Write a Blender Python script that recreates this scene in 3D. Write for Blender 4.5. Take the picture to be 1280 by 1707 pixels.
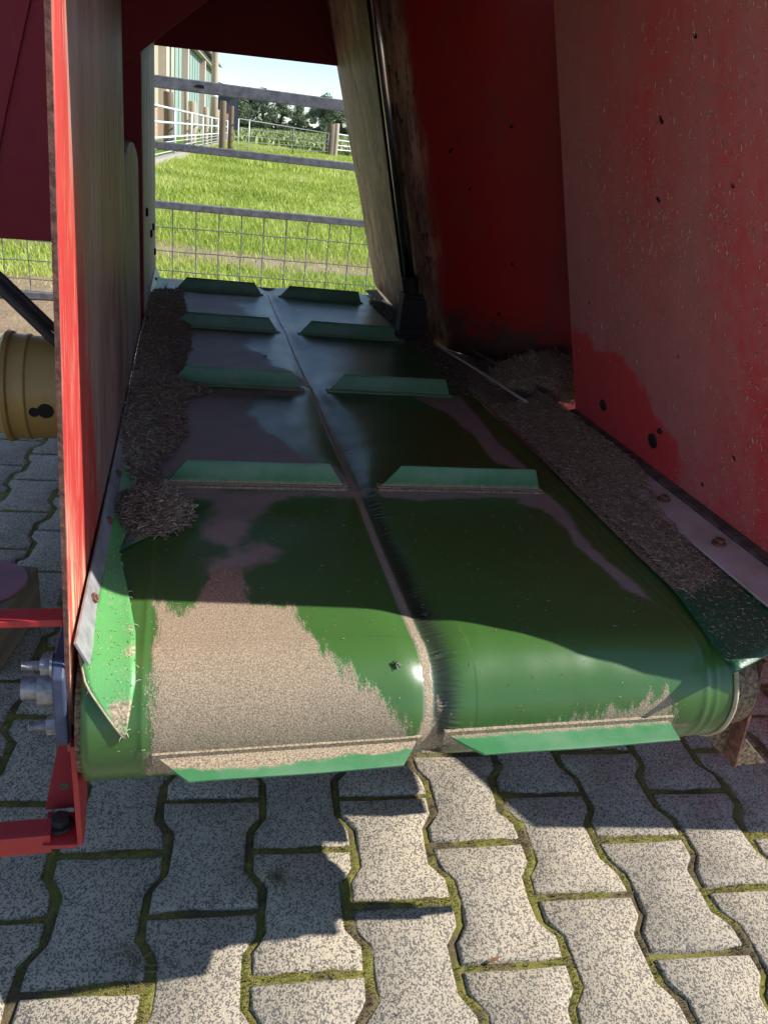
import bpy, bmesh, math, random
import numpy as np
from mathutils import Vector, Matrix, noise as mnoise

random.seed(7)
rng = np.random.default_rng(11)
for o in list(bpy.data.objects):
    bpy.data.objects.remove(o, do_unlink=True)
scene = bpy.context.scene
COL = scene.collection
PI = math.pi

# ------------------------------------------------------------------ camera
YAW, PITCH, ROLL = 0.283863, 0.442067, 0.133727
CAMPOS = Vector((-0.26423, 0.0, 0.9231))
fw = Vector((math.sin(YAW) * math.cos(PITCH), math.cos(YAW) * math.cos(PITCH), -math.sin(PITCH)))
rt0 = Vector((math.cos(YAW), -math.sin(YAW), 0))
up0 = rt0.cross(fw)
rt = math.cos(ROLL) * rt0 + math.sin(ROLL) * up0
up = -math.sin(ROLL) * rt0 + math.cos(ROLL) * up0
cam_d = bpy.data.cameras.new('camera')
cam_d.sensor_fit = 'HORIZONTAL'
cam_d.sensor_width = 36
cam_d.lens = 36.012
cam_d.clip_start = 0.02
cam_d.clip_end = 3000
cam = bpy.data.objects.new('camera', cam_d)
COL.objects.link(cam)
cam.matrix_world = Matrix(((rt.x, up.x, -fw.x, CAMPOS.x), (rt.y, up.y, -fw.y, CAMPOS.y),
                           (rt.z, up.z, -fw.z, CAMPOS.z), (0, 0, 0, 1)))
scene.camera = cam

# ------------------------------------------------------------------ world, sun, exposure
SUNDIR = Vector((1.0, -0.14, 0.80)).normalized()
ELEV = math.asin(SUNDIR.z)
world = bpy.data.worlds.new('World')
scene.world = world
world.use_nodes = True
wn = world.node_tree
wn.nodes.clear()
w_out = wn.nodes.new('ShaderNodeOutputWorld')
w_bg = wn.nodes.new('ShaderNodeBackground')
w_bg.inputs['Strength'].default_value = 0.10
sky = wn.nodes.new('ShaderNodeTexSky')
sky.sky_type = 'NISHITA'
sky.sun_disc = False
sky.sun_elevation = ELEV
sky.sun_rotation = math.atan2(SUNDIR.x, SUNDIR.y)
sky.air_density = 1.0
sky.dust_density = 0.0
sky.altitude = 1800
sky.ozone_density = 2.5
w_tc = wn.nodes.new('ShaderNodeTexCoord')
w_map = wn.nodes.new('ShaderNodeMapping')
w_map.inputs['Scale'].default_value = (7.0, 7.0, 26.0)
w_map.inputs['Location'].default_value = (0.35, 0.1, 0.0)
w_noi = wn.nodes.new('ShaderNodeTexNoise')
w_noi.inputs['Scale'].default_value = 1.6
w_noi.inputs['Detail'].default_value = 7
w_noi.inputs['Roughness'].default_value = 0.55
w_rmp = wn.nodes.new('ShaderNodeValToRGB')
w_rmp.color_ramp.elements[0].position = 0.54
w_rmp.color_ramp.elements[0].color = (0, 0, 0, 1)
w_rmp.color_ramp.elements[1].position = 0.72
w_rmp.color_ramp.elements[1].color = (0.6, 0.6, 0.6, 1)
w_mix = wn.nodes.new('ShaderNodeMix')
w_mix.data_type = 'RGBA'
w_mix.inputs[7].default_value = (5.6, 5.9, 6.2, 1)
wn.links.new(w_tc.outputs['Generated'], w_map.inputs['Vector'])
wn.links.new(w_map.outputs['Vector'], w_noi.inputs['Vector'])
wn.links.new(w_noi.outputs['Fac'], w_rmp.inputs['Fac'])
wn.links.new(w_rmp.outputs['Color'], w_mix.inputs[0])
wn.links.new(sky.outputs['Color'], w_mix.inputs[6])
wn.links.new(w_mix.outputs[2], w_bg.inputs['Color'])
wn.links.new(w_bg.outputs['Background'], w_out.inputs['Surface'])

sun_d = bpy.data.lights.new('sun', 'SUN')
sun_d.energy = 4.0
sun_d.angle = math.radians(0.5)
sun_d.color = (1.0, 0.955, 0.88)
sun = bpy.data.objects.new('sun', sun_d)
COL.objects.link(sun)
sun.rotation_euler = (-SUNDIR).to_track_quat('-Z', 'Y').to_euler()
sun.location = (6, -1, 6)

scene.view_settings.view_transform = 'Standard'
scene.view_settings.look = 'None'
scene.view_settings.gamma = 1
scene.view_settings.use_curve_mapping = False
scene.view_settings.exposure = 1.05
scene.render.engine = 'CYCLES'
try:
    scene.cycles.max_bounces = 6
    scene.cycles.diffuse_bounces = 4
    scene.cycles.use_denoising = True
except Exception:
    pass


# ------------------------------------------------------------------ material helper
class NT:
    """Small wrapper to write node trees as expressions."""
    def __init__(self, name):
        self.m = bpy.data.materials.new(name)
        self.m.use_nodes = True
        self.t = self.m.node_tree
        self.t.nodes.clear()
        self.out = self.t.nodes.new('ShaderNodeOutputMaterial')
        self.b = self.t.nodes.new('ShaderNodeBsdfPrincipled')
        self.t.links.new(self.b.outputs[0], self.out.inputs[0])
        self.tc = self.t.nodes.new('ShaderNodeTexCoord')

    def set(self, sock, v):
        if v is None:
            return
        if hasattr(v, 'is_output') or isinstance(v, bpy.types.NodeSocket):
            self.t.links.new(v, sock)
        elif isinstance(v, (tuple, list)) and len(v) == 3 and sock.type == 'RGBA':
            sock.default_value = (*v, 1)
        else:
            sock.default_value = v

    def obj(self, scale=(1, 1, 1), loc=(0, 0, 0), rot=(0, 0, 0)):
        mp = self.t.nodes.new('ShaderNodeMapping')
        mp.inputs['Scale'].default_value = scale
        mp.inputs['Location'].default_value = loc
        mp.inputs['Rotation'].default_value = rot
        self.t.links.new(self.tc.outputs['Object'], mp.inputs['Vector'])
        return mp.outputs[0]

    def noise(self, scale, detail=4, rough=0.55, vec=None, out='Fac', dist=0):
        n = self.t.nodes.new('ShaderNodeTexNoise')
        n.inputs['Scale'].default_value = scale
        n.inputs['Detail'].default_value = detail
        n.inputs['Roughness'].default_value = rough
        n.inputs['Distortion'].default_value = dist
        self.t.links.new(vec if vec is not None else self.tc.outputs['Object'], n.inputs['Vector'])
        return n.outputs[out]

    def voro(self, scale, vec=None, out='Distance', feat='F1', rand=1):
        n = self.t.nodes.new('ShaderNodeTexVoronoi')
        n.feature = feat
        n.inputs['Scale'].default_value = scale
        n.inputs['Randomness'].default_value = rand
        self.t.links.new(vec if vec is not None else self.tc.outputs['Object'], n.inputs['Vector'])
        return n.outputs[out]

    def ramp(self, f, stops, interp='LINEAR'):
        r = self.t.nodes.new('ShaderNodeValToRGB')
        r.color_ramp.interpolation = interp
        el = r.color_ramp.elements
        while len(el) > 1:
            el.remove(el[-1])
        el[0].position = stops[0][0]
        c = stops[0][1]
        el[0].color = (*c, 1) if isinstance(c, (tuple, list)) else (c, c, c, 1)
        for p, c in stops[1:]:
            e = el.new(p)
            e.color = (*c, 1) if isinstance(c, (tuple, list)) else (c, c, c, 1)
        self.set(r.inputs[0], f)
        return r.outputs[0]

    def sstep(self, f, a, b):
        n = self.t.nodes.new('ShaderNodeMapRange')
        n.interpolation_type = 'SMOOTHSTEP'
        self.set(n.inputs['Value'], f)
        n.inputs['From Min'].default_value = a
        n.inputs['From Max'].default_value = b
        return n.outputs[0]

    def math(self, op, a, b=None, c=None):
        n = self.t.nodes.new('ShaderNodeMath')
        n.operation = op
        self.set(n.inputs[0], a)
        if b is not None:
            self.set(n.inputs[1], b)
        if c is not None:
            self.set(n.inputs[2], c)
        return n.outputs[0]

    def mix(self, f, a, b, blend='MIX'):
        n = self.t.nodes.new('ShaderNodeMix')
        n.data_type = 'RGBA'
        n.blend_type = blend
        self.set(n.inputs[0], f)
        self.set(n.inputs[6], a)
        self.set(n.inputs[7], b)
        return n.outputs[2]

    def attr(self, name, out='Fac'):
        n = self.t.nodes.new('ShaderNodeAttribute')
        n.attribute_name = name
        return n.outputs[out]

    def sep(self, vec=None):
        n = self.t.nodes.new('ShaderNodeSeparateXYZ')
        self.t.links.new(vec if vec is not None else self.tc.outputs['Object'], n.inputs[0])
        return n.outputs

    def objrand(self):
        n = self.t.nodes.new('ShaderNodeObjectInfo')
        return n.outputs['Random']

    def bump(self, h, strength=0.3, dist=0.01, normal=None):
        n = self.t.nodes.new('ShaderNodeBump')
        n.inputs['Strength'].default_value = strength
        n.inputs['Distance'].default_value = dist
        self.set(n.inputs['Height'], h)
        if normal is not None:
            self.set(n.inputs['Normal'], normal)
        return n.outputs[0]

    def done(self, color=None, rough=0.5, metal=0.0, normal=None, spec=0.5, **kw):
        self.set(self.b.inputs['Base Color'], color)
        self.set(self.b.inputs['Roughness'], rough)
        self.set(self.b.inputs['Metallic'], metal)
        self.set(self.b.inputs['Normal'], normal)
        self.set(self.b.inputs['Specular IOR Level'], spec)
        for k, v in kw.items():
            self.set(self.b.inputs[k.replace('_', ' ')], v)
        return self.m


M = {}
TAN = (0.46, 0.36, 0.25)

# green conveyor belt with sand, film and a darker right side of the groove
n = NT('belt_green')
gr = n.noise(620, 3, 0.65)
gr2 = n.noise(1500, 2, 0.6)
fine = n.noise(55, 6, 0.66, vec=n.obj((1.7, 0.45, 0.6)))
sand_f = n.math('ADD', n.attr('sand'), n.math('MULTIPLY', n.math('SUBTRACT', fine, 0.5), 1.5))
sand_f = n.math('ADD', sand_f, n.math('MULTIPLY', n.math('SUBTRACT', gr, 0.5), 0.5))
sand = n.sstep(sand_f, -0.10, 0.22)
film_n = n.noise(14, 6, 0.62)
film_f = n.math('ADD', n.attr('film'), n.math('MULTIPLY', n.math('SUBTRACT', film_n, 0.5), 1.1))
film = n.sstep(film_f, -0.16, 0.18)
spots = n.sstep(n.voro(170), 0.13, 0.05)
spots = n.math('MULTIPLY', spots, n.sstep(n.noise(9, 3), 0.5, 0.66))
green = n.mix(n.noise(6, 4), (0.036, 0.104, 0.022), (0.054, 0.140, 0.028))
green = n.mix(n.math('MULTIPLY', n.noise(60, 4, 0.6), 0.22), green, (0.075, 0.12, 0.05))
groove = n.math('MULTIPLY', n.attr('groove'), n.sstep(n.noise(120, 3), 0.3, 0.7))
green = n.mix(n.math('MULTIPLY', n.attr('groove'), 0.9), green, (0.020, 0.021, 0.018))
filmc = n.mix(n.noise(22, 5), (0.23, 0.18, 0.165), (0.40, 0.33, 0.30))
sandc = n.mix(n.sstep(gr, 0.35, 0.7), (0.17, 0.125, 0.08), (0.39, 0.31, 0.21))
sandc = n.mix(n.sstep(gr2, 0.55, 0.78), sandc, (0.58, 0.47, 0.32))
c = n.mix(n.math('MULTIPLY', film, 0.86), green, filmc)
c = n.mix(n.math('MULTIPLY', spots, 0.6), c, TAN)
sand = n.math('MAXIMUM', sand, n.sstep(n.math('ADD', n.attr('stripe'), n.math('MULTIPLY', n.math('SUBTRACT', n.noise(160, 4, 0.6, vec=n.obj((0.5, 1.6, 1.6))), 0.5), 1.0)), 0.50, 0.80))
c = n.mix(n.math('MULTIPLY', n.sstep(n.attr('stripe'), 0.15, 0.6), 0.55), c, filmc)
c = n.mix(sand, c, sandc)
thick = n.math('MAXIMUM', sand, n.math('MULTIPLY', film, 0.5))
r_ = n.math('ADD', n.math('MULTIPLY', thick, 0.5), n.math('ADD', 0.25, n.math('MULTIPLY', n.noise(20, 4), 0.14)))
h = n.math('MULTIPLY', n.math('ADD', gr, n.math('MULTIPLY', gr2, 0.4)), n.math('ADD', 0.04, sand))
hb = n.math('ADD', n.math('MULTIPLY', n.noise(28, 2), 0.22), h)
M['belt'] = n.done(c, r_, 0, n.bump(hb, 0.5, 0.0016), 0.5)

# lighter green PVC for cleats (sand along the root)
n = NT('cleat_green')
z = n.sep()[2]
nz = n.noise(90, 4, 0.6)
root = n.math('MULTIPLY', n.attr('rootk'), n.sstep(n.math('SUBTRACT', z, n.math('MULTIPLY', nz, 0.012)), 0.005, -0.002))
load = n.attr('load')
loadn = n.math('ADD', load, n.math('MULTIPLY', n.math('SUBTRACT', n.noise(40, 5, 0.65), 0.5), 0.9))
lm = n.sstep(loadn, 0.35, 0.55)
gc = n.mix(n.noise(30, 4, 0.6, vec=n.obj((0.25, 1, 4))), (0.038, 0.165, 0.062), (0.060, 0.22, 0.090))
gc = n.mix(n.math('MULTIPLY', n.sstep(n.noise(14, 5, 0.65), 0.4, 0.7), 0.35), gc, (0.20, 0.30, 0.20))
sc = n.mix(n.sstep(n.noise(620, 2), 0.35, 0.65), (0.17, 0.125, 0.08), (0.43, 0.34, 0.23))
c = n.mix(n.math('MAXIMUM', root, lm), gc, sc)
M['cleat'] = n.done(c, n.math('ADD', 0.38, n.math('MULTIPLY', lm, 0.4)), 0, n.bump(n.noise(300, 3), 0.25, 0.001))

# green flap
n = NT('flap_green')
d = n.attr('dirt')
dn = n.math('ADD', d, n.math('MULTIPLY', n.math('SUBTRACT', n.noise(38, 5, 0.65), 0.5), 1.0))
dm = n.sstep(dn, 0.4, 0.62)
gc = n.mix(n.noise(12, 4), (0.075, 0.27, 0.075), (0.115, 0.36, 0.11))
sp = n.math('MULTIPLY', n.sstep(n.voro(210), 0.16, 0.06), n.sstep(n.noise(25, 3), 0.42, 0.6))
c = n.mix(n.math('MULTIPLY', sp, 0.8), gc, (0.55, 0.5, 0.33))
sc = n.mix(n.sstep(n.noise(420, 2), 0.35, 0.65), (0.20, 0.145, 0.09), (0.50, 0.40, 0.27))
c = n.mix(dm, c, sc)
M['flap'] = n.done(c, n.math('ADD', 0.42, n.math('MULTIPLY', dm, 0.4)), 0, n.bump(n.noise(350, 3), 0.3, 0.001))

n = NT('flap_dark_green')
d = n.attr('dirt')
dn = n.math('ADD', d, n.math('MULTIPLY', n.math('SUBTRACT', n.noise(38, 5, 0.65), 0.5), 0.8))
dm = n.sstep(dn, 0.35, 0.6)
gc = n.mix(n.noise(12, 4), (0.012, 0.075, 0.035), (0.02, 0.11, 0.05))
sp = n.math('MULTIPLY', n.sstep(n.voro(260), 0.2, 0.08), n.sstep(n.noise(30, 3), 0.40, 0.55))
c = n.mix(n.math('MULTIPLY', sp, 0.8), gc, (0.55, 0.5, 0.38))
sc = n.mix(n.sstep(n.noise(300, 3), 0.35, 0.65), (0.07, 0.05, 0.035), (0.28, 0.21, 0.15))
c = n.mix(dm, c, sc)
M['flap_dark'] = n.done(c, n.math('ADD', 0.4, n.math('MULTIPLY', dm, 0.45)), 0, n.bump(n.noise(300, 3), 0.5, 0.002))


def red_paint(name, base=(0.36, 0.018, 0.016), dust=0.0, dustc=(0.16, 0.10, 0.085), wear=0.3, wearc=(0.55, 0.42, 0.34),
              streak=(1, 1, 0.12), rough=0.38, clean=None, chips=0.0, ygrad=0.0):
    n = NT(name)
    big = n.noise(5, 5, 0.6, vec=n.obj(streak))
    c = n.mix(n.noise(3, 3), base, tuple(min(1, v * 1.35) for v in base))
    stre = n.noise(70, 5, 0.65, vec=n.obj(streak))
    w = n.math('MULTIPLY', n.sstep(stre, 0.62, 0.74), wear)
    dmask = None
    if dust:
        dmask = n.math('MULTIPLY', n.sstep(n.math('ADD', n.math('ADD', big, n.math('MULTIPLY', n.noise(60, 4), 0.3)), n.math('MULTIPLY', n.math('SUBTRACT', n.sep()[1], 1.0), ygrad)), 0.30, 0.78), dust)
        if clean is not None:
            # clean = list of (axis-pair centre, radii) ellipses in object space y,z
            s = n.sep()
            for (cy, cz, ry, rz) in clean:
                yy = n.math('DIVIDE', n.math('SUBTRACT', s[1], cy), ry)
                zz = n.math('DIVIDE', n.math('SUBTRACT', s[2], cz), rz)
                rr = n.math('SQRT', n.math('ADD', n.math('MULTIPLY', yy, yy), n.math('MULTIPLY', zz, zz)))
                rr = n.math('ADD', rr, n.math('MULTIPLY', n.math('SUBTRACT', n.noise(11, 6, 0.65), 0.5), 0.9))
                dmask = n.math('MULTIPLY', dmask, n.math('ADD', 0.2, n.math('MULTIPLY', n.sstep(rr, 0.92, 1.05), 0.8)))
        dc = n.mix(n.noise(26, 5, 0.6), dustc, tuple(v * 1.5 for v in dustc))
        c = n.mix(dmask, c, dc)
    c = n.mix(w, c, wearc)
    if chips:
        ch = n.sstep(n.math('ADD', n.voro(16), n.math('MULTIPLY', n.noise(60, 3), 0.08)), 0.085 * chips, 0.06 * chips)
        c = n.mix(ch, c, (0.018, 0.013, 0.012))
    rr = n.math('ADD', rough, n.math('MULTIPLY', n.noise(30, 4), 0.2))
    if dmask is not None:
        rr = n.math('ADD', rr, n.math('MULTIPLY', dmask, 0.22))
    return n.done(c, rr, 0, n.bump(n.math('ADD', stre, n.math('MULTIPLY', n.noise(200, 3), 0.4)), 0.12, 0.002), 0.5)


M['red'] = red_paint('red_paint', (0.33, 0.012, 0.014), wear=0.12, chips=0.9)
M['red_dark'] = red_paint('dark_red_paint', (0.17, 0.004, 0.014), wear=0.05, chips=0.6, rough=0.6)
M['red_deep'] = red_paint('deep_red_paint', (0.34, 0.006, 0.010), wear=0.07, rough=0.42, chips=0.5, dust=0.25, dustc=(0.05, 0.02, 0.02))
M['red_panel'] = red_paint('dusty_red_paint', (0.58, 0.030, 0.045), dust=0.80, ygrad=0.5, dustc=(0.40, 0.185, 0.175), wear=0.35, wearc=(0.50, 0.36, 0.32),
                           rough=0.48, clean=[(1.25, 0.50, 0.285, 0.165)], chips=0.45)
M['red_bar'] = red_paint('red_bar_paint', (0.30, 0.016, 0.018), wear=0.55, wearc=(0.30, 0.17, 0.12), chips=1.3, streak=(0.3, 1, 1))

# left wall plate: red near its front edge, grey-brown polished film further in
n = NT('left_plate_worn_paint')
s = n.sep()
stre = n.noise(15, 9, 0.70, vec=n.obj((1, 1.3, 0.30)))
broad = n.noise(4, 5, 0.65, vec=n.obj((1, 1.5, 0.5)))
t = n.math('ADD', n.math('MULTIPLY', n.math('SUBTRACT', s[1], 0.76), 7.0),
           n.math('MULTIPLY', n.math('SUBTRACT', stre, 0.5), 2.0))
t = n.math('ADD', t, n.math('MULTIPLY', n.math('SUBTRACT', s[2], 0.72), 3.0))
film = n.sstep(t, -0.1, 0.5)
redc = n.mix(n.noise(9, 5, 0.65, vec=n.obj((1, 2, 0.4))), (0.36, 0.020, 0.018), (0.52, 0.055, 0.045))
wr = n.sstep(n.noise(26, 8, 0.75, vec=n.obj((1, 2.2, 0.35))), 0.48, 0.68)
redc = n.mix(n.math('MULTIPLY', wr, 0.55), redc, (0.60, 0.24, 0.17))
redc = n.mix(n.math('MULTIPLY', n.sstep(n.noise(60, 6, 0.75, vec=n.obj((1, 2.0, 0.10), (4, 1, 0))), 0.60, 0.70), 0.8), redc, (0.66, 0.50, 0.38))
lowy = n.sstep(n.math('ADD', n.math('ADD', s[2], n.math('MULTIPLY', s[1], 0.9)), n.math('MULTIPLY', n.noise(14, 5, 0.7, vec=n.obj((1, 1, 0.3))), 0.30)), 1.36, 1.22)
redc = n.mix(n.math('MULTIPLY', lowy, n.sstep(n.noise(30, 7, 0.75, vec=n.obj((1, 2.0, 0.2))), 0.42, 0.56)), redc, (0.66, 0.45, 0.30))
fc = n.mix(n.sstep(broad, 0.35, 0.65), (0.22, 0.105, 0.092), (0.36, 0.22, 0.19))
fc = n.mix(n.math('MULTIPLY', n.sstep(n.noise(6, 4, vec=n.obj((1, 2.4, 0.6))), 0.50, 0.62), 0.25), fc, (0.28, 0.20, 0.07))
fc = n.mix(n.math('MULTIPLY', n.sstep(stre, 0.48, 0.66), 0.4), fc, (0.40, 0.31, 0.27))
dk = n.sstep(n.math('ADD', n.noise(34, 7, 0.75, vec=n.obj((1, 1.6, 0.28))), n.math('MULTIPLY', s[1], 0.15)), 0.70, 0.78)
fc = n.mix(n.math('MULTIPLY', dk, 0.75), fc, (0.035, 0.022, 0.02))
c = n.mix(film, redc, fc)
M['left_plate'] = n.done(c, n.math('ADD', 0.42, n.math('MULTIPLY', stre, 0.20)), 0,
                         n.bump(n.math('ADD', stre, n.math('MULTIPLY', dk, -0.8)), 0.35, 0.004))

n = NT('grey_worn_wall')
stre = n.noise(22, 8, 0.75, vec=n.obj((1, 1.2, 0.16)))
fc = n.mix(n.noise(5, 4), (0.26, 0.19, 0.17), (0.42, 0.34, 0.32))
fc = n.mix(n.sstep(stre, 0.52, 0.60), fc, (0.02, 0.016, 0.014))
M['grey_wall'] = n.done(fc, 0.6, 0, n.bump(stre, 0.3, 0.002))

n = NT('beige_dirty_wall')
stre = n.noise(34, 6, 0.7, vec=n.obj((1, 1, 0.16)))
fc = n.mix(n.sstep(n.noise(9, 6, 0.65, vec=n.obj((1, 1, 0.6))), 0.35, 0.65), (0.24, 0.11, 0.075), (0.58, 0.35, 0.24))
fc = n.mix(n.math('MULTIPLY', n.sstep(n.noise(4, 3, vec=n.obj((1, 1, 0.7), (3, 0, 0))), 0.5, 0.6), 0.4), fc, (0.30, 0.23, 0.09))
fc = n.mix(n.math('MULTIPLY', n.sstep(stre, 0.50, 0.60), 0.7), fc, (0.09, 0.055, 0.04))
fc = n.mix(n.math('MULTIPLY', n.sstep(n.noise(70, 6, 0.75, vec=n.obj((1, 1, 0.35))), 0.55, 0.62), 0.7), fc, (0.05, 0.034, 0.026))
fc = n.mix(n.sstep(n.noise(20, 6, 0.75, vec=n.obj((1, 1, 0.5), (5, 2, 1))), 0.57, 0.62), fc, (0.03, 0.02, 0.016))
s = n.sep()
# red paint survives beyond the bend (towards the camera)
rm = n.sstep(n.math('ADD', s[1], n.math('MULTIPLY', n.noise(30, 4, vec=n.obj((1, 1, 0.2))), 0.06)), 1.905, 1.855)
redc = n.mix(n.noise(3, 3), (0.30, 0.004, 0.007), (0.42, 0.010, 0.012))
redc = n.mix(n.math('MULTIPLY', n.sstep(n.noise(24, 6, 0.7), 0.52, 0.68), n.sstep(s[2], 0.66, 0.52)), redc, (0.02, 0.015, 0.013))
grime = n.math('MULTIPLY', n.sstep(n.math('ADD', s[2], n.math('MULTIPLY', n.math('SUBTRACT', n.noise(18, 6, 0.7), 0.5), 0.22)), 0.60, 0.53), 0.9)
redc = n.mix(grime, redc, n.mix(n.noise(60, 4), (0.025, 0.016, 0.013), (0.09, 0.06, 0.045)))
redc = n.mix(n.math('MULTIPLY', n.sstep(n.noise(7, 5, 0.6, vec=n.obj((1, 1, 0.3), (2, 7, 1))), 0.45, 0.65), 0.35), redc, (0.16, 0.05, 0.045))
c = n.mix(rm, fc, redc)
M['tub_wall'] = n.done(c, 0.58, 0, n.bump(n.math('ADD', stre, n.noise(120, 3)), 0.2, 0.002))


def simple(name, c1, c2, scale=20, rough=0.5, metal=0.0, bump=0.2, bscale=150, detail=5, vec=None, bd=0.002):
    n = NT(name)
    v = n.obj(vec) if vec else None
    c = n.mix(n.sstep(n.noise(scale, detail, 0.6, vec=v), 0.3, 0.7), c1, c2)
    return n.done(c, n.math('ADD', rough, n.math('MULTIPLY', n.noise(scale * 2, 3), 0.15)), metal,
                  n.bump(n.noise(bscale, 3), bump, bd))


M['galv'] = simple('galvanised_steel', (0.13, 0.13, 0.14), (0.24, 0.24, 0.25), 30, 0.5, 0.4)
M['galv_pale'] = simple('pale_galvanised_steel', (0.55, 0.57, 0.60), (0.72, 0.74, 0.78), 30, 0.5, 0.2)
M['bar_steel'] = simple('bare_steel_bar', (0.30, 0.29, 0.30), (0.46, 0.45, 0.47), 40, 0.38, 0.45, 0.25)
M['bar_dirty'] = simple('dirty_steel_bar', (0.05, 0.035, 0.03), (0.13, 0.095, 0.08), 50, 0.7, 0.0, 0.6)
M['pale_bar'] = simple('pale_painted_bar', (0.42, 0.38, 0.33), (0.55, 0.51, 0.50), 22, 0.45, 0.1)
M['rust'] = simple('rusty_edge', (0.09, 0.035, 0.025), (0.22, 0.10, 0.07), 120, 0.75, 0.0, 0.5)
M['rust_sand'] = simple('sandy_rust', (0.05, 0.028, 0.02), (0.28, 0.20, 0.11), 200, 0.85, 0.0, 0.6, 400)
M['zinc'] = simple('zinc_bolt', (0.16, 0.16, 0.17), (0.36, 0.35, 0.36), 90, 0.42, 0.7, 0.3)
M['blue'] = simple('dark_blue_casting', (0.02, 0.03, 0.07), (0.045, 0.06, 0.11), 40, 0.5)
M['chrome'] = simple('chrome_rod', (0.55, 0.52, 0.52), (0.62, 0.60, 0.60), 10, 0.12, 1.0, 0.02)
M['black'] = simple('black_steel', (0.008, 0.006, 0.006), (0.020, 0.015, 0.014), 30, 0.65)
M['rubber'] = simple('black_rubber', (0.015, 0.014, 0.014), (0.03, 0.028, 0.027), 30, 0.55)
M['hole'] = simple('dark_hole', (0.006, 0.005, 0.005), (0.010, 0.008, 0.008), 30, 0.9)
n = NT('yellow_guard')
c = n.mix(n.noise(9, 5), (0.22, 0.135, 0.032), (0.32, 0.21, 0.06))
c = n.mix(n.math('MULTIPLY', n.sstep(n.noise(16, 5, 0.7), 0.56, 0.7), 0.6), c, (0.06, 0.04, 0.02))
M['yellow'] = n.done(c, 0.42, 0, n.bump(n.noise(90, 3), 0.15, 0.002))
M['wood'] = simple('weathered_wood', (0.10, 0.075, 0.045), (0.20, 0.15, 0.10), 22, 0.8, 0, 0.5, 60, 5, (1, 0.15, 1))
M['disc'] = simple('faded_red_disc', (0.19, 0.055, 0.085), (0.27, 0.085, 0.12), 14, 0.55)

# straw chaff: many small pieces, colour by per-piece attribute
n = NT('chaff')
v = n.attr('tone')
c = n.ramp(v, [(0.0, (0.05, 0.034, 0.024)), (0.40, (0.19, 0.135, 0.092)), (0.7, (0.36, 0.27, 0.185)), (1.0, (0.66, 0.56, 0.42))])
M['chaff'] = n.done(c, 0.8)
n = NT('dry_chaff')
v = n.attr('tone')
c = n.ramp(v, [(0.0, (0.10, 0.07, 0.045)), (0.5, (0.30, 0.22, 0.14)), (1.0, (0.66, 0.56, 0.40))])
M['chaff_pale'] = n.done(c, 0.75)

# paver: exposed aggregate
n = NT('paver_concrete')
ob = n.tc.outputs['Object']
rnd = n.objrand()
off = n.t.nodes.new('ShaderNodeVectorMath')
off.operation = 'ADD'
n.t.links.new(ob, off.inputs[0])
cmb = n.t.nodes.new('ShaderNodeCombineXYZ')
n.t.links.new(n.math('MULTIPLY', rnd, 13.0), cmb.inputs[0])
n.t.links.new(n.math('MULTIPLY', rnd, 29.0), cmb.inputs[1])
n.t.links.new(cmb.outputs[0], off.inputs[1])
V = off.outputs[0]
cell = n.voro(520, vec=V, out='Color')
cv = n.t.nodes.new('ShaderNodeRGBToBW')
n.t.links.new(cell, cv.inputs[0])
blot = n.noise(160, 3, 0.6, vec=V)
dark = n.sstep(n.math('ADD', cv.outputs[0], n.math('MULTIPLY', n.math('SUBTRACT', blot, 0.5), 0.5)), 0.57, 0.65)
dark = n.math('MAXIMUM', dark, n.sstep(n.voro(40, vec=V), 0.06, 0.04))
lightc = n.mix(n.noise(600, 2, vec=V), (0.37, 0.30, 0.205), (0.58, 0.49, 0.36))
lightc = n.mix(n.math('MULTIPLY', n.noise(9, 4, vec=V), 0.45), lightc, (0.46, 0.42, 0.35))
lightc = n.mix(n.math('MULTIPLY', rnd, 0.45), lightc, (0.33, 0.295, 0.24))
worldn = n.t.nodes.new('ShaderNodeNewGeometry')
stain = n.noise(5, 5, 0.65, vec=worldn.outputs['Position'])
lightc = n.mix(n.math('MULTIPLY', n.sstep(stain, 0.5, 0.7), 0.35), lightc, (0.30, 0.26, 0.20))
c = n.mix(n.math('MULTIPLY', dark, 0.78), lightc, (0.070, 0.068, 0.072))
hb = n.math('SUBTRACT', n.noise(350, 4, 0.7, vec=V), n.math('MULTIPLY', dark, 0.7))
M['paver'] = n.done(c, 0.85, 0, n.bump(hb, 0.75, 0.003), 0.3)

n = NT('joint_moss')
c = n.ramp(n.noise(38, 5, 0.6), [(0.30, (0.09, 0.06, 0.028)), (0.42, (0.17, 0.14, 0.040)), (0.56, (0.17, 0.17, 0.035)), (0.70, (0.27, 0.22, 0.08))])
c = n.mix(n.sstep(n.noise(500, 3), 0.35, 0.75), c, (0.30, 0.28, 0.09))
soilm = n.sstep(n.math('ADD', n.noise(13, 5, 0.6, vec=n.obj((1, 1, 1), (3.3, 1.2, 0))), n.math('MULTIPLY', n.noise(90, 3), 0.15)), 0.56, 0.66)
c = n.mix(n.math('MULTIPLY', soilm, 0.85), c, n.mix(n.noise(300, 3), (0.07, 0.05, 0.032), (0.22, 0.17, 0.11)))
M['moss'] = n.done(c, 0.95, 0, n.bump(n.noise(600, 3, 0.7), 0.9, 0.004), 0.1)
M['bed'] = simple('joint_sand', (0.06, 0.045, 0.03), (0.13, 0.10, 0.065), 60, 0.95, 0, 0.6, 300)
M['canvas'] = simple('frayed_canvas', (0.30, 0.25, 0.17), (0.46, 0.39, 0.27), 90, 0.9, 0, 0.6, 300)


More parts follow.
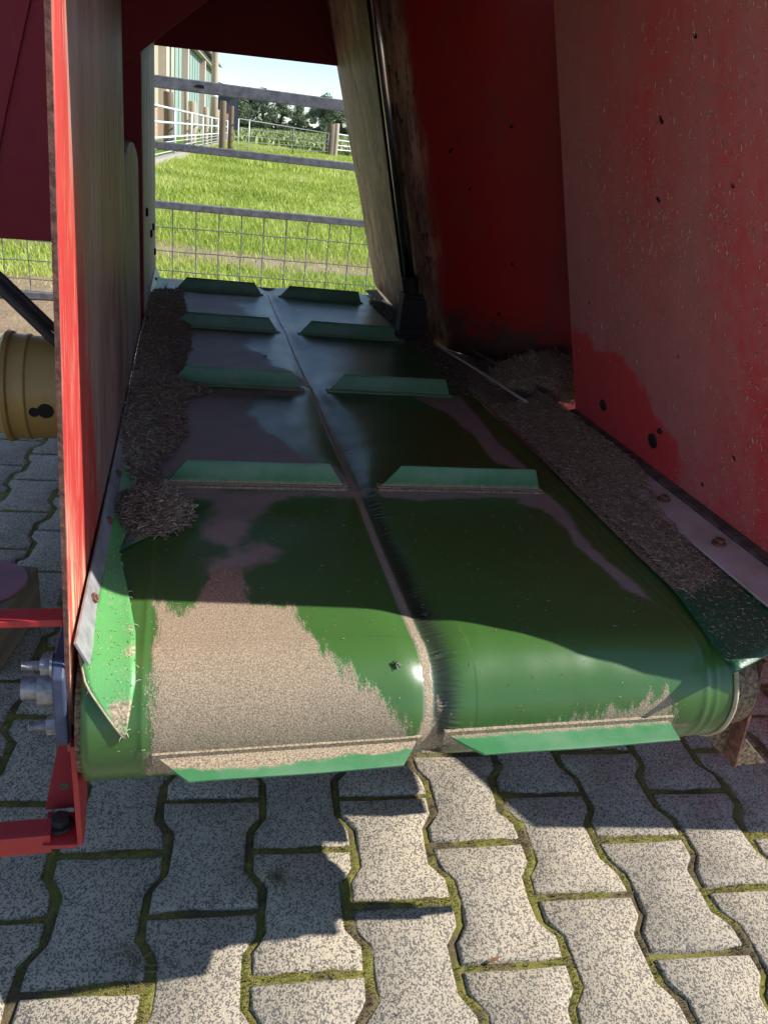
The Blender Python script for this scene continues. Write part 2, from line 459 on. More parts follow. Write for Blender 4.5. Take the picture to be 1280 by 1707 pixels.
# ------------------------------------------------------------------ geometry helpers
class MB:
    """collects shapes into one mesh"""
    def __init__(self):
        self.v = []
        self.f = []

    def add(self, vs, fs):
        k = len(self.v)
        self.v.extend([tuple(p) for p in vs])
        self.f.extend([tuple(i + k for i in f) for f in fs])
        return self

    def box(self, x0, x1, y0, y1, z0, z1, mat=None):
        vs = [(x, y, z) for z in (z0, z1) for y in (y0, y1) for x in (x0, x1)]
        if mat is not None:
            vs = [mat @ Vector(p) for p in vs]
        return self.add(vs, [(0, 2, 3, 1), (4, 5, 7, 6), (0, 1, 5, 4), (2, 6, 7, 3), (0, 4, 6, 2), (1, 3, 7, 5)])

    def prism(self, poly, d):
        """poly: list of 3-D points (planar), extruded by vector d"""
        d = Vector(d)
        a = [Vector(p) for p in poly]
        b = [p + d for p in a]
        m = len(a)
        nrm = Vector((0, 0, 0))
        for i in range(m):
            nrm += a[i].cross(a[(i + 1) % m])
        if nrm.dot(d) > 0:
            a.reverse()
            b.reverse()
        fs = [tuple(range(m)), tuple(range(2 * m - 1, m - 1, -1))]
        fs += [(i, m + i, m + (i + 1) % m, (i + 1) % m) for i in range(m)]
        return self.add(a + b, fs)

    def tube(self, pts, r, seg=10, cap=True):
        pts = [Vector(p) for p in pts]
        rs = r if isinstance(r, (list, tuple)) else [r] * len(pts)
        rings = []
        ref = None
        for i, p in enumerate(pts):
            t = (pts[min(i + 1, len(pts) - 1)] - pts[max(i - 1, 0)]).normalized()
            if ref is None:
                ref = t.orthogonal().normalized()
            a = (ref - t * ref.dot(t)).normalized()
            ref = a
            b = t.cross(a)
            rings.append([p + (a * math.cos(2 * PI * k / seg) + b * math.sin(2 * PI * k / seg)) * rs[i] for k in range(seg)])
        vs = [q for ring in rings for q in ring]
        fs = []
        for i in range(len(pts) - 1):
            for k in range(seg):
                k2 = (k + 1) % seg
                fs.append((i * seg + k, i * seg + k2, (i + 1) * seg + k2, (i + 1) * seg + k))
        if cap:
            fs.append(tuple(range(seg - 1, -1, -1)))
            fs.append(tuple((len(pts) - 1) * seg + k for k in range(seg)))
        return self.add(vs, fs)

    def lathe_x(self, prof, cy, cz, seg=40):
        """prof: list of (x, r), revolve about an x-parallel axis"""
        vs = []
        for x, r in prof:
            for k in range(seg):
                a = 2 * PI * k / seg
                vs.append((x, cy + r * math.sin(a), cz + r * math.cos(a)))
        fs = []
        for i in range(len(prof) - 1):
            for k in range(seg):
                k2 = (k + 1) % seg
                fs.append((i * seg + k, (i + 1) * seg + k, (i + 1) * seg + k2, i * seg + k2))
        fs.append(tuple(range(seg)))
        fs.append(tuple((len(prof) - 1) * seg + k for k in range(seg - 1, -1, -1)))
        return self.add(vs, fs)

    def grid(self, fn, us, vs_):
        k0 = len(self.v)
        nu, nv = len(us), len(vs_)
        for v in vs_:
            for u in us:
                self.v.append(tuple(fn(u, v)))
        for j in range(nv - 1):
            for i in range(nu - 1):
                a = k0 + j * nu + i
                self.f.append((a, a + 1, a + nu + 1, a + nu))
        return self

    def build(self, name, mat, parent=None, smooth=False, bevel=0.0, autosmooth=None):
        me = bpy.data.meshes.new(name)
        me.from_pydata(self.v, [], self.f)
        me.update()
        if mat is not None:
            me.materials.append(mat)
        o = bpy.data.objects.new(name, me)
        COL.objects.link(o)
        if smooth:
            me.polygons.foreach_set('use_smooth', [True] * len(me.polygons))
        if autosmooth:
            me.polygons.foreach_set('use_smooth', [True] * len(me.polygons))
            me.set_sharp_from_angle(angle=math.radians(autosmooth))
        if parent is not None:
            attach(o, parent)
        if bevel:
            b = o.modifiers.new('bevel', 'BEVEL')
            b.width = bevel
            b.segments = 2
            b.limit_method = 'ANGLE'
        return o


ROOTM = {}


def world_of(o):
    return ROOTM.get(o.name, Matrix.Identity(4))


def attach(o, parent):
    """parent o keeping its mesh in world coordinates"""
    o.parent = parent
    o.matrix_parent_inverse = world_of(parent).inverted()
    ROOTM[o.name] = Matrix.Identity(4)


def thing(name, loc, label, cat, group=None):
    o = bpy.data.objects.new(name, None)
    COL.objects.link(o)
    o.empty_display_size = 0.1
    o.location = loc
    ROOTM[o.name] = Matrix.Translation(loc)
    tag(o, label, cat, group)
    return o


def tag(o, label=None, cat=None, group=None, kind=None):
    if label:
        o['label'] = label
    if cat:
        o['category'] = cat
    if group:
        o['group'] = group
    if kind:
        o['kind'] = kind
    return o


def set_attr(o, name, arr):
    a = o.data.attributes.new(name, 'FLOAT', 'POINT')
    a.data.foreach_set('value', np.asarray(arr, dtype=np.float32))


def mesh_np(name, V, F, mat, parent=None):
    """fast mesh from numpy arrays, F all quads or tris"""
    me = bpy.data.meshes.new(name)
    k = F.shape[1]
    me.vertices.add(len(V))
    me.vertices.foreach_set('co', np.asarray(V, dtype=np.float32).ravel())
    me.loops.add(F.size)
    me.loops.foreach_set('vertex_index', F.astype(np.int32).ravel())
    me.polygons.add(len(F))
    me.polygons.foreach_set('loop_start', np.arange(0, F.size, k, dtype=np.int32))
    me.polygons.foreach_set('loop_total', np.full(len(F), k, dtype=np.int32))
    me.update(calc_edges=True)
    me.materials.append(mat)
    o = bpy.data.objects.new(name, me)
    COL.objects.link(o)
    if parent is not None:
        attach(o, parent)
    return o


def pieces(P, D, Nn, length, width, tone, name, mat, parent=None):
    """straw bits: three-sided slivers at P along D, standing on normal Nn"""
    m = len(P)
    D = D / np.linalg.norm(D, axis=1, keepdims=True)
    B = np.cross(D, Nn)
    B = B / (np.linalg.norm(B, axis=1, keepdims=True) + 1e-9)
    U = np.cross(B, D)
    L_ = np.asarray(length).reshape(-1, 1) * 0.5
    W_ = np.asarray(width).reshape(-1, 1) * 0.5
    a0 = P - D * L_ - B * W_
    b0 = P - D * L_ + B * W_
    c0 = P - D * L_ * 0.9 + U * W_ * 1.2
    a1 = P + D * L_ - B * W_ * 0.6
    b1 = P + D * L_ + B * W_ * 0.6
    c1 = P + D * L_ * 0.9 + U * W_ * 1.0
    V = np.stack([a0, b0, c0, a1, b1, c1], 1).reshape(-1, 3)
    base = (np.arange(m) * 6).reshape(-1, 1, 1)
    f = np.array([[0, 2, 5, 3], [2, 1, 4, 5], [1, 0, 3, 4]]).reshape(1, 3, 4)
    F = (base + f).reshape(-1, 4)
    o = mesh_np(name, V, F, mat, parent)
    set_attr(o, 'tone', np.repeat(tone, 6))
    return o


def poly_sd(poly, X, Y):
    """signed distance (positive inside) of points to polygon"""
    p = np.array(poly, float)
    q = np.roll(p, -1, 0)
    best = np.full(X.shape, 1e9)
    inside = np.zeros(X.shape, bool)
    for (ax, ay), (bx, by) in zip(p, q):
        dx, dy = bx - ax, by - ay
        t = np.clip(((X - ax) * dx + (Y - ay) * dy) / (dx * dx + dy * dy + 1e-12), 0, 1)
        best = np.minimum(best, np.hypot(X - ax - t * dx, Y - ay - t * dy))
        with np.errstate(divide='ignore', invalid='ignore'):
            cond = ((ay > Y) != (by > Y)) & (X < (bx - ax) * (Y - ay) / (by - ay + 1e-15) + ax)
        inside ^= cond
    return np.where(inside, best, -best)


# ------------------------------------------------------------------ setting: ground sheet
def terrain(x, y):
    f = max(0.0, min(1.0, (y - 70) / 110))
    g = max(0.0, min(1.0, (x - 6) / 30))
    return f * f * (3 - 2 * f) * (0.15 + 1.7 * g)


n = NT('field_ground')
s = n.sep()
sandy = n.mix(n.noise(3, 5), (0.26, 0.19, 0.12), (0.40, 0.31, 0.21))
grassy = n.mix(n.noise(4, 5), (0.075, 0.15, 0.018), (0.14, 0.23, 0.03))
far = n.mix(n.noise(0.35, 5, 0.65), (0.16, 0.22, 0.06), (0.30, 0.34, 0.14))
gy = n.math('ADD', s[1], n.math('MULTIPLY', n.math('SUBTRACT', n.noise(1.1, 4), 0.5), 2.0))
gm = n.sstep(gy, 4.6, 5.2)
trk = n.math('MULTIPLY', n.sstep(gy, 5.9, 6.3), n.sstep(gy, 7.3, 6.8))
gm = n.math('SUBTRACT', gm, n.math('MULTIPLY', trk, 0.85))
c = n.mix(gm, sandy, grassy)
c = n.mix(n.sstep(s[1], 44, 56), c, far)
M['ground'] = n.done(c, 0.95, 0, n.bump(n.noise(9, 6, 0.7), 0.6, 0.06), 0.1)
mb = MB()
xs = [-900, -300, -120, -60, -30, -15, -8, -4, -2, 0, 2, 4, 8, 15, 22, 30, 40, 60, 120, 300, 900]
ys = [-400, -100, -30, -8, 0, 2, 3, 3.8, 4.5, 6, 9, 14, 20, 30, 45, 60, 80, 100, 120, 140, 160, 180, 200, 260, 400, 900, 1600]
mb.grid(lambda x, y: (x, y, -0.03 + terrain(x, y)), xs, ys)
ground = tag(mb.build('ground', M['ground'], smooth=True), kind='structure')

# pavement bed and pavers (H-shaped interlocking blocks)
mb = MB()
mb.grid(lambda x, y: (x, y, -0.020), [-2.6, -1, 0, 1, 2.6], [-1.6, 0, 1, 2, 3.72])
pavement = tag(mb.build('pavement', M['bed']), kind='structure')
A_ = np.array([0.1315, -0.0112])
B_ = np.array([0.0168, 0.1880])
ORG = np.array([0.030, 0.667])
HALF = 0.094


def wv(v):
    """half width of a block at distance |v| from its middle (v along the column)"""
    a = abs(v)
    t = min(1, max(0, (a - 0.036) / 0.022))
    return 0.0565 + 0.0185 * t


def make_paver_mesh(seed):
    r = random.Random(seed)
    gap = 0.0046
    L_ = HALF - 0.0040
    prof = [-L_, -0.060, -0.047, -0.034, 0.0, 0.034, 0.047, 0.060, L_]
    right = [(wv(v) - gap + r.uniform(-0.0022, 0.0009), v + r.uniform(-0.001, 0.001)) for v in prof]
    left = [(-(wv(v) - gap + r.uniform(-0.0022, 0.0009)), v + r.uniform(-0.001, 0.001)) for v in reversed(prof)]
    e1 = [(0.025 * k, L_ + r.uniform(-0.0015, 0.0008)) for k in (1, -1)]
    e2 = [(0.025 * k, -L_ + r.uniform(-0.0008, 0.0015)) for k in (-1, 1)]
    ol = right + e1 + left + e2
    m = len(ol)
    loops = []
    for ins, z in ((0.0, -0.05), (0.0, -0.0065), (0.0016, -0.0022), (0.0052, 0.0)):
        lp = []
        for (u, v) in ol:
            k = max(abs(u), 1e-4)
            uu = u - math.copysign(min(ins, k), u) if abs(u) > 0.03 else u
            vv = v - math.copysign(ins, v) if abs(v) > L_ - 0.004 else v
            # slanted shoulders follow too
            zz = z + (r.uniform(-0.0008, 0.0006) if z > -0.004 else 0)
            x = uu * A_[0] / 0.132 + vv * B_[0] / 0.1888
            y = uu * A_[1] / 0.132 + vv * B_[1] / 0.1888
            lp.append((x, y, zz))
        loops.append(lp)
    vs = [p for lp in loops for p in lp]
    fs = []
    for i in range(3):
        for k in range(m):
            k2 = (k + 1) % m
            fs.append((i * m + k, i * m + k2, (i + 1) * m + k2, (i + 1) * m + k))
    fs.append(tuple(3 * m + k for k in range(m)))
    me = bpy.data.meshes.new('paver')
    me.from_pydata(vs, [], fs)
    me.update()
    me.materials.append(M['paver'])
    me.polygons.foreach_set('use_smooth', [True] * len(me.polygons))
    me.set_sharp_from_angle(angle=math.radians(50))
    return me


paver_meshes = [make_paver_mesh(k) for k in range(6)]


def paver_center(i, j):
    return ORG + i * A_ + (j + 0.5 + (0.5 if i % 2 else 0.0)) * B_


def see(x, y, z=0.0):
    """pixel in the 1280x1707 frame, only used to choose which repeats are in view"""
    d = Vector((x, y, z)) - CAMPOS
    w = d.dot(fw)
    if w < 0.05:
        return None
    return 640 + 1280.4 * d.dot(rt) / w, 853.5 - 1280.4 * d.dot(up) / w


cand = []
for i in range(-24, 22):
    for j in range(-14, 20):
        cx, cy = paver_center(i, j)
        if not (-2.4 < cx < 2.4 and -1.4 < cy < 3.62):
            continue
        p = see(cx, cy)
        vis = p is not None and -90 < p[0] < 1370 and -60 < p[1] < 1810
        # ground behind the belt and its walls cannot be seen
        hid = (cx > -0.30 and cy > 1.22) or (cx > 0.55 and cy > 1.05)
        cand.append((0 if (vis and not hid) else 1, math.hypot(cx - CAMPOS.x, cy), cx, cy))
cand.sort()
rest = MB()
for k, (hidden, dist, cx, cy) in enumerate(cand):
    rr = random.Random(k * 13 + 5)
    dz = rr.uniform(-0.0016, 0.0012)
    rot = (rr.uniform(-0.008, 0.008), rr.uniform(-0.008, 0.008), rr.uniform(-0.012, 0.012))
    flip = PI if rr.random() < 0.5 else 0
    me = paver_meshes[rr.randrange(6)]
    if k < 290 and not hidden:
        o = bpy.data.objects.new('paver', me)
        COL.objects.link(o)
        o.parent = pavement
        o.location = (cx, cy, dz)
        o.rotation_euler = (rot[0], rot[1], rot[2] + flip)
    else:
        mt = Matrix.Translation((cx, cy, dz)) @ Matrix.Rotation(rot[2] + flip, 4, 'Z')
        rest.add([mt @ v.co for v in me.vertices], [tuple(p.vertices) for p in me.polygons])
o = rest.build('paver_field', M['paver'], pavement, autosmooth=50)
tag(o, kind='stuff')

# moss growing in the joints
gx = np.arange(-1.3, 1.15, 0.0042)
gy_ = np.arange(0.30, 2.9, 0.0042)
X, Y = np.meshgrid(gx, gy_)
Ainv = np.linalg.inv(np.stack([A_, B_], 1))
rel = np.stack([X - ORG[0], Y - ORG[1]], 0).reshape(2, -1)
uv = (Ainv @ rel)
U = uv[0].reshape(X.shape)
Vv = uv[1].reshape(X.shape)


def wv_np(v):
    t = np.clip((np.abs(v) - 0.036) / 0.022, 0, 1)
    return 0.0565 + 0.0185 * t


def joint_depth(U, Vv):
    """how far a point lies inside a block (0 in the middle of a joint)"""
    best = np.full(U.shape, -1.0)
    i0 = np.floor(U).astype(int)
    for di in (0, 1):
        i = i0 + di
        u = (U - i) * 0.132
        vv = Vv - np.where(i % 2 != 0, 0.5, 0.0)
        j = np.floor(vv)
        v = (vv - j - 0.5) * 0.1888
        d = np.minimum(wv_np(v) - np.abs(u), HALF - np.abs(v))
        best = np.maximum(best, d)
    return best


jd = joint_depth(U, Vv)
hid = ((X > -0.33) & (Y > 1.25)) | ((X < -0.42) & (Y < 0.4)) | (Y > 1.7) & (X > -0.3)
keep_v = (jd < 0.013) & ~hid
hz = np.zeros(X.shape)
idx = np.argwhere(keep_v)
for (a, b) in idx:
    p = (X[a, b] * 11, Y[a, b] * 11, 0.3)
    q = (X[a, b] * 120, Y[a, b] * 120, 1.7)
    lush = mnoise.noise(p) + 0.35 * mnoise.noise((p[0] * 3.1, p[1] * 3.1, 5.0))
    hz[a, b] = -0.0042 + 0.0058 * lush + 0.0016 * mnoise.noise(q) + 0.0012 * (0.004 - min(jd[a, b], 0.012)) / 0.004
quad = keep_v[:-1, :-1] & keep_v[1:, :-1] & keep_v[:-1, 1:] & keep_v[1:, 1:]
ids = np.full(X.shape, -1)
ids[keep_v] = np.arange(keep_v.sum())
qa = np.argwhere(quad)
F = np.stack([ids[qa[:, 0], qa[:, 1]], ids[qa[:, 0], qa[:, 1] + 1], ids[qa[:, 0] + 1, qa[:, 1] + 1], ids[qa[:, 0] + 1, qa[:, 1]]], 1)
Vm = np.stack([X[keep_v], Y[keep_v], hz[keep_v]], 1)
# fine upright shoots that fringe the cushions
cand_i = np.flatnonzero((jd[keep_v] < 0.0055) & (Vm[:, 2] > -0.0050) & (Vm[:, 1] < 1.35))
pick = rng.choice(cand_i, size=min(34000, len(cand_i) * 3), replace=True)
base = Vm[pick] + rng.normal(0, 0.0012, (len(pick), 3)) * np.array([1, 1, 0])
hh = rng.uniform(0.0018, 0.0044, (len(pick), 1))
dirn = rng.normal(0, 0.5, (len(pick), 3))
dirn[:, 2] = 1
ang = rng.uniform(0, 2 * PI, len(pick))
wd = np.stack([np.cos(ang), np.sin(ang), np.zeros(len(pick))], 1) * 0.0006
t0, t1, t2, t3 = base - wd, base + wd, base + dirn * hh + wd * 0.3, base + dirn * hh - wd * 0.3
Vb = np.stack([t0, t1, t2, t3], 1).reshape(-1, 3)
Fb = np.arange(len(Vb)).reshape(-1, 4) + len(Vm)
moss = mesh_np('moss', np.vstack([Vm, Vb]), np.vstack([F, Fb]), M['moss'])
tag(moss, 'olive green moss growing in the joints between the pavers', 'moss', kind='stuff')


# ------------------------------------------------------------------ the machine
ZB, YC, ZC, RR = 0.4616, 0.641, 0.391, 0.0706      # belt top, front roller axis and radius
YF = 2.60                                           # far roller axis
BX0, BX1 = -0.352, 0.342
mach = thing('feed_mixer', (0.2, 1.7, 0), 'red feed mixer wagon with green cleated discharge conveyor between its walls', 'feed mixer')

# --- belt: closed loop around two rollers, coordinate s = y on top, continuing round the front roller
S_A = YC - PI * RR


def loop_point(s, off=0.0):
    """point (y, z) and normal on the belt loop at arc coordinate s"""
    if s >= YF:
        a = (s - YF) / RR
        if a <= PI:
            ny, nz = math.sin(a), math.cos(a)
            return YF + (RR + off) * ny, ZC + (RR + off) * nz
        return YF - (s - YF - PI * RR), ZC - RR - off
    if s >= YC:
        return s, ZB + off
    a = (YC - s) / RR
    if a <= PI:
        return YC - (RR + off) * math.sin(a), ZC + (RR + off) * math.cos(a)
    return YC + (YC - PI * RR - s), ZC - RR - off


ROWS = [1.0197, 1.4971, 1.9745, 2.4519]
CLEAT_A = math.radians(97)
S_FRONT = YC - RR * CLEAT_A


def groove_h(x, s):
    near = min([abs(s - r) for r in ROWS + [S_FRONT]])
    f = 1 - math.exp(-(near / 0.11) ** 2)
    wl = 0.013 + 0.020 * f
    wr = 0.011 + 0.026 * f
    x0 = np.interp(s, [0.65, 1.3], [-0.013, -0.005])
    d = x - x0
    h = -0.0095 * math.exp(-(d / (wl if d < 0 else wr)) ** 2) * (0.55 + 0.45 * f)
    # small puckers where the belt bends into the groove
    if 0.45 < s < 1.35:
        win = math.exp(-((x - x0 - 0.013) / 0.011) ** 2)
        amp = 0.0011 if s < 0.72 else 0.0011 * max(0.15, 1 - (s - 0.72) / 0.45)
        ph = s / 0.0052 + 1.3 * mnoise.noise((x * 30, s * 60, 0)) + 0.6 * math.sin(s * 90)
        h += amp * win * math.sin(2 * PI * ph) * (0.6 + 0.8 * mnoise.noise((0, s * 45, 3.3)))
    h += 0.0005 * mnoise.noise((x * 18, s * 18, 9.1)) + 0.0011 * mnoise.noise((x * 5, s * 4, 4.4))
    if s < 0.72 and x > 0.03:
        h += 0.00055 * mnoise.noise((x * 42, s * 16, 2.2))
    if x > 0.29 and s < 1.2:   # rolled edge seams on the right
        h += 0.0012 * math.exp(-((x - 0.305) / 0.004) ** 2) + 0.0008 * math.exp(-((x - 0.318) / 0.003) ** 2)
    if x < -0.29 and s < 1.0:
        h += 0.0010 * math.exp(-((x + 0.299) / 0.003) ** 2)
    # left half is a touch slacker on the roller
    if s < YC:
        h += 0.0014 * (1 - 1 / (1 + math.exp(-(x + 0.005) / 0.006)))
    return h


xs = sorted(set([round(v, 5) for v in list(np.arange(BX0, BX1, 0.0075)) + [BX1] + list(np.arange(-0.05, 0.06, 0.002)) +
                 list(np.arange(0.285, 0.330, 0.0022)) + list(np.arange(-0.31, -0.288, 0.0022))]))
ss = list(np.arange(S_A - 1.9, S_A, 0.08)) + list(np.arange(S_A, 0.45, 0.006)) + list(np.arange(0.45, 0.95, 0.0014)) + \
    list(np.arange(0.95, 1.35, 0.003)) + list(np.arange(1.35, YF, 0.008)) + list(np.arange(YF, YF + PI * RR, 0.012)) + [YF + PI * RR]
bv = []
for s in ss:
    for x in xs:
        y, z = loop_point(s, groove_h(x, s))
        bv.append((x, y, z))
nx_ = len(xs)
bi = np.arange(len(bv)).reshape(len(ss), nx_)
bf = np.stack([bi[:-1, :-1], bi[:-1, 1:], bi[1:, 1:], bi[1:, :-1]], -1).reshape(-1, 4)
belt = mesh_np('conveyor_belt', np.array(bv), bf, M['belt'], mach)
belt.data.polygons.foreach_set('use_smooth', [True] * len(belt.data.polygons))
so = belt.modifiers.new('thickness', 'SOLIDIFY')
so.thickness = 0.003
so.offset = -1
XX = np.tile(np.array(xs), len(ss))
SS = np.repeat(np.array(ss), nx_)
P1 = [(-0.295, 0.49), (-0.294, 0.59), (-0.292, 0.655), (-0.29, 0.72), (-0.276, 0.716), (-0.267, 0.691), (-0.255, 0.719), (-0.238, 0.749), (-0.232, 0.788), (-0.203, 0.781), (-0.188, 0.71), (-0.169, 0.704), (-0.146, 0.705), (-0.138, 0.668), (-0.129, 0.623), (-0.106, 0.605), (-0.093, 0.586), (-0.069, 0.567), (-0.048, 0.549), (-0.034, 0.52), (-0.02, 0.49)]
P2 = [(-0.285, 1.008), (-0.012, 1.007), (-0.024, 0.989), (-0.104, 0.983), (-0.141, 0.949), (-0.168, 0.917), (-0.191, 0.87), (-0.207, 0.838), (-0.235, 0.862), (-0.228, 0.92), (-0.245, 0.965), (-0.276, 0.981)]
P2b = [(-0.23, 0.802), (-0.197, 0.823), (-0.166, 0.854), (-0.146, 0.823), (-0.178, 0.794), (-0.2, 0.774), (-0.232, 0.781)]
P3 = [(-0.33, 1.05), (-0.33, 1.45), (-0.014, 1.492), (-0.037, 1.457), (-0.13, 1.421), (-0.154, 1.329), (-0.132, 1.246), (-0.098, 1.182), (-0.066, 1.127), (-0.026, 1.101), (-0.02, 1.03)]
P4 = [(-0.33, 1.54), (-0.33, 1.917), (-0.048, 1.953), (-0.106, 1.877), (-0.131, 1.819), (-0.089, 1.739), (-0.078, 1.681), (-0.011, 1.584), (-0.02, 1.52)]
P5 = [(-0.33, 2.03), (-0.33, 2.40), (-0.049, 2.413), (-0.119, 2.29), (-0.108, 2.183), (-0.079, 2.133), (-0.03, 2.00)]
P6 = [(0.237, 0.998), (0.295, 1.009), (0.298, 0.949), (0.28, 0.833), (0.293, 0.748), (0.296, 0.688), (0.274, 0.73), (0.263, 0.8), (0.264, 0.89), (0.26, 0.953), (0.226, 0.972)]
P7 = [(0.198, 1.477), (0.305, 1.502), (0.302, 1.357), (0.293, 1.186), (0.296, 1.098), (0.254, 1.129), (0.254, 1.272), (0.24, 1.378)]
P8 = [(0.019, 1.014), (0.285, 1.009), (0.27, 0.986), (0.132, 0.986), (0.073, 0.978), (0.021, 0.987)]
P9 = [(0.02, 0.525), (0.10, 0.530), (0.17, 0.536), (0.205, 0.548), (0.245, 0.560), (0.262, 0.549), (0.265, 0.50), (0.0, 0.50)]
P11 = [(-0.033, 0.515), (-0.064, 0.49), (0.01, 0.49), (-0.002, 0.525), (-0.009, 0.558), (-0.017, 0.549), (-0.03, 0.543)]
sand = np.full(XX.shape, -1.0)
for pl, k in ((P1, 28), (P9, 20), (P11, 20)):
    sand = np.maximum(sand, np.clip(poly_sd(pl, XX, SS) * k, -1, 1))
# sand lying in the groove and along each cleat root
X0 = np.interp(SS, [0.65, 1.3], [-0.013, -0.005])
stripe = np.exp(-((XX - X0 + 0.008) / 0.0062) ** 2) * np.interp(SS, [0.5, 0.95, 1.5], [1.0, 0.9, 0.66])
stripe = np.where((SS < 2.5) & (SS > 0.5), stripe, 0)
for r_ in ROWS + [S_FRONT]:
    near_row = 0.5 - np.abs(SS - (r_ - 0.007)) / 0.007
    lim = ((XX > -0.285) & (XX < -0.02)) | ((XX > 0.02) & (XX < 0.292))
    sand = np.where(lim, np.maximum(sand, np.clip(near_row, -1, 0.32)), sand)
film = np.full(XX.shape, -1.0)
for pl, k in ((P2, 14), (P2b, 12), (P3, 14), (P4, 12), (P5, 12), (P6, 30), (P7, 30), (P8, 30)):
    film = np.maximum(film, np.clip(poly_sd(pl, XX, SS) * k, -1, 0.6))
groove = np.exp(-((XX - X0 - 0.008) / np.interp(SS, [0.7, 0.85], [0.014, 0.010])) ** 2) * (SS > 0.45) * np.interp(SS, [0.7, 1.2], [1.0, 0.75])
set_attr(belt, 'sand', sand)
set_attr(belt, 'film', film)
set_attr(belt, 'groove', groove)
set_attr(belt, 'stripe', stripe)


# --- cleats: trapezoid blades with a two-rib foot, children of the belt
def cleat_mesh(w, skew_l, skew_r, load, rootk=1.0):
    """local: x along the belt width from 0..w, y across, z up from the belt surface"""
    nxx, hgt, th = 26, 0.035, 0.0036
    mb = MB()
    mb.box(-0.003, w + 0.003, -0.012, -0.006, -0.002, 0.0028)
    mb.box(-0.003, w + 0.003, -0.0058, 0.007, -0.002, 0.0042)
    cols = []
    zs = [0.002, 0.008, 0.015, 0.022, 0.029, hgt - 0.001, hgt]
    for side in (-1, 1):
        for z in zs:
            f = z / hgt
            t2 = th * (1 - 0.25 * f) * (0.6 if z == hgt else 1) / 2
            for i in range(nxx + 1):
                x = (skew_l * f) + (w - (skew_l + skew_r) * f) * i / nxx
                yy = side * t2 + 0.004 * f * f + 0.0007 * math.sin(x * 31) * f
                cols.append((x, yy, z))
    k = len(zs) * (nxx + 1)
    fs = []
    for j in range(len(zs) - 1):
        for i in range(nxx):
            a = j * (nxx + 1) + i
            fs.append((a, a + 1, a + nxx + 2, a + nxx + 1))
            fs.append((k + a + 1, k + a, k + a + nxx + 1, k + a + nxx + 2))
        a, b = j * (nxx + 1), (j + 1) * (nxx + 1)
        fs.append((k + a, a, b, k + b))
        a, b = j * (nxx + 1) + nxx, (j + 1) * (nxx + 1) + nxx
        fs.append((a, k + a, k + b, b))
    top = (len(zs) - 1) * (nxx + 1)
    for i in range(nxx):
        fs.append((top + i, top + i + 1, k + top + i + 1, k + top + i))
    mb.add(cols, fs)
    me = bpy.data.meshes.new('cleat')
    me.from_pydata(mb.v, [], mb.f)
    me.update()
    me.materials.append(M['cleat'])
    me.polygons.foreach_set('use_smooth', [True] * len(me.polygons))
    me.set_sharp_from_angle(angle=math.radians(40))
    a = me.attributes.new('load', 'FLOAT', 'POINT')
    vals = []
    for (x, y, z) in mb.v:
        f = x / w
        vals.append(load * (1.32 - z / 0.026 - 0.55 * abs(f - 0.35)) if load > 0.9 else load * (0.75 - z / 0.02))
    a.data.foreach_set('value', vals)
    a = me.attributes.new('rootk', 'FLOAT', 'POINT')
    a.data.foreach_set('value', [rootk] * len(vals))
    return me


me_l = cleat_mesh(0.257, 0.030, 0.024, 0.0)
me_r = cleat_mesh(0.262, 0.032, 0.012, 0.0)
me_l2 = cleat_mesh(0.257, 0.030, 0.024, 0.0, 0.35)
me_r2 = cleat_mesh(0.262, 0.032, 0.012, 0.0, 0.2)
me_lf = cleat_mesh(0.257, 0.030, 0.024, 1.0)
me_rf = cleat_mesh(0.262, 0.030, 0.008, 0.6)
CX_L, CX_R = -0.290, 0.020
for k, r_ in enumerate(ROWS):
    for me, x0 in (((me_l, CX_L), (me_r, CX_R)) if k == 0 else ((me_l2, CX_L), (me_r2, CX_R))):
        o = bpy.data.objects.new('cleat', me)
        COL.objects.link(o)
        o.parent = belt
        o.location = (x0, r_, ZB - 0.0006)
        o.rotation_euler = (random.uniform(-0.10, 0.05), 0, random.uniform(-0.008, 0.008))
for me, x0, da in ((me_lf, CX_L + 0.003, 0.0), (me_rf, CX_R - 0.020, 0.06)):
    a = CLEAT_A - da
    o = bpy.data.objects.new('cleat', me)
    COL.objects.link(o)
    o.parent = belt
    y, z = loop_point(YC - RR * a, -0.0004)
    o.location = (x0, y, z)
    o.rotation_euler = (a, 0, 0)

# --- rollers
mb = MB()
mb.lathe_x([(-0.358, 0.02), (-0.358, RR - 0.006), (-0.30, RR - 0.006), (-0.25, RR - 0.016), (0.25, RR - 0.016), (0.30, RR - 0.0055), (0.352, RR - 0.0050), (0.353, RR - 0.008), (0.382, RR - 0.010), (0.383, 0.02)], YC, ZC, 48)
mb.build('front_roller', M['rust_sand'], mach, autosmooth=35)
mb = MB()
mb.lathe_x([(-0.358, 0.02), (-0.358, RR - 0.0036), (0.352, RR - 0.0036), (0.353, 0.02)], YF, ZC, 32)
mb.build('rear_roller', M['black'], mach, autosmooth=35)
# frayed pale edge of the belt at the right end of the roller
mb = MB()
pts = []
for k in range(40):
    a = math.radians(30 + k * 3.6)
    rr_ = RR + 0.0004 + 0.0006 * random.random()
    pts.append((0.3435 + random.uniform(-0.0006, 0.0006), YC - rr_ * math.sin(a), ZC + rr_ * math.cos(a)))
mb.tube(pts, 0.0028, 6)
mb.build('belt_edge', M['canvas'], mach, smooth=True)

# --- left wall
LX = -0.3575
mb = MB()
mb = MB()


def lpx2(y, z):
    return -0.3560 + 0.030 * (z - 0.55) * max(0.0, 1 - (y - 0.6) / 0.75)


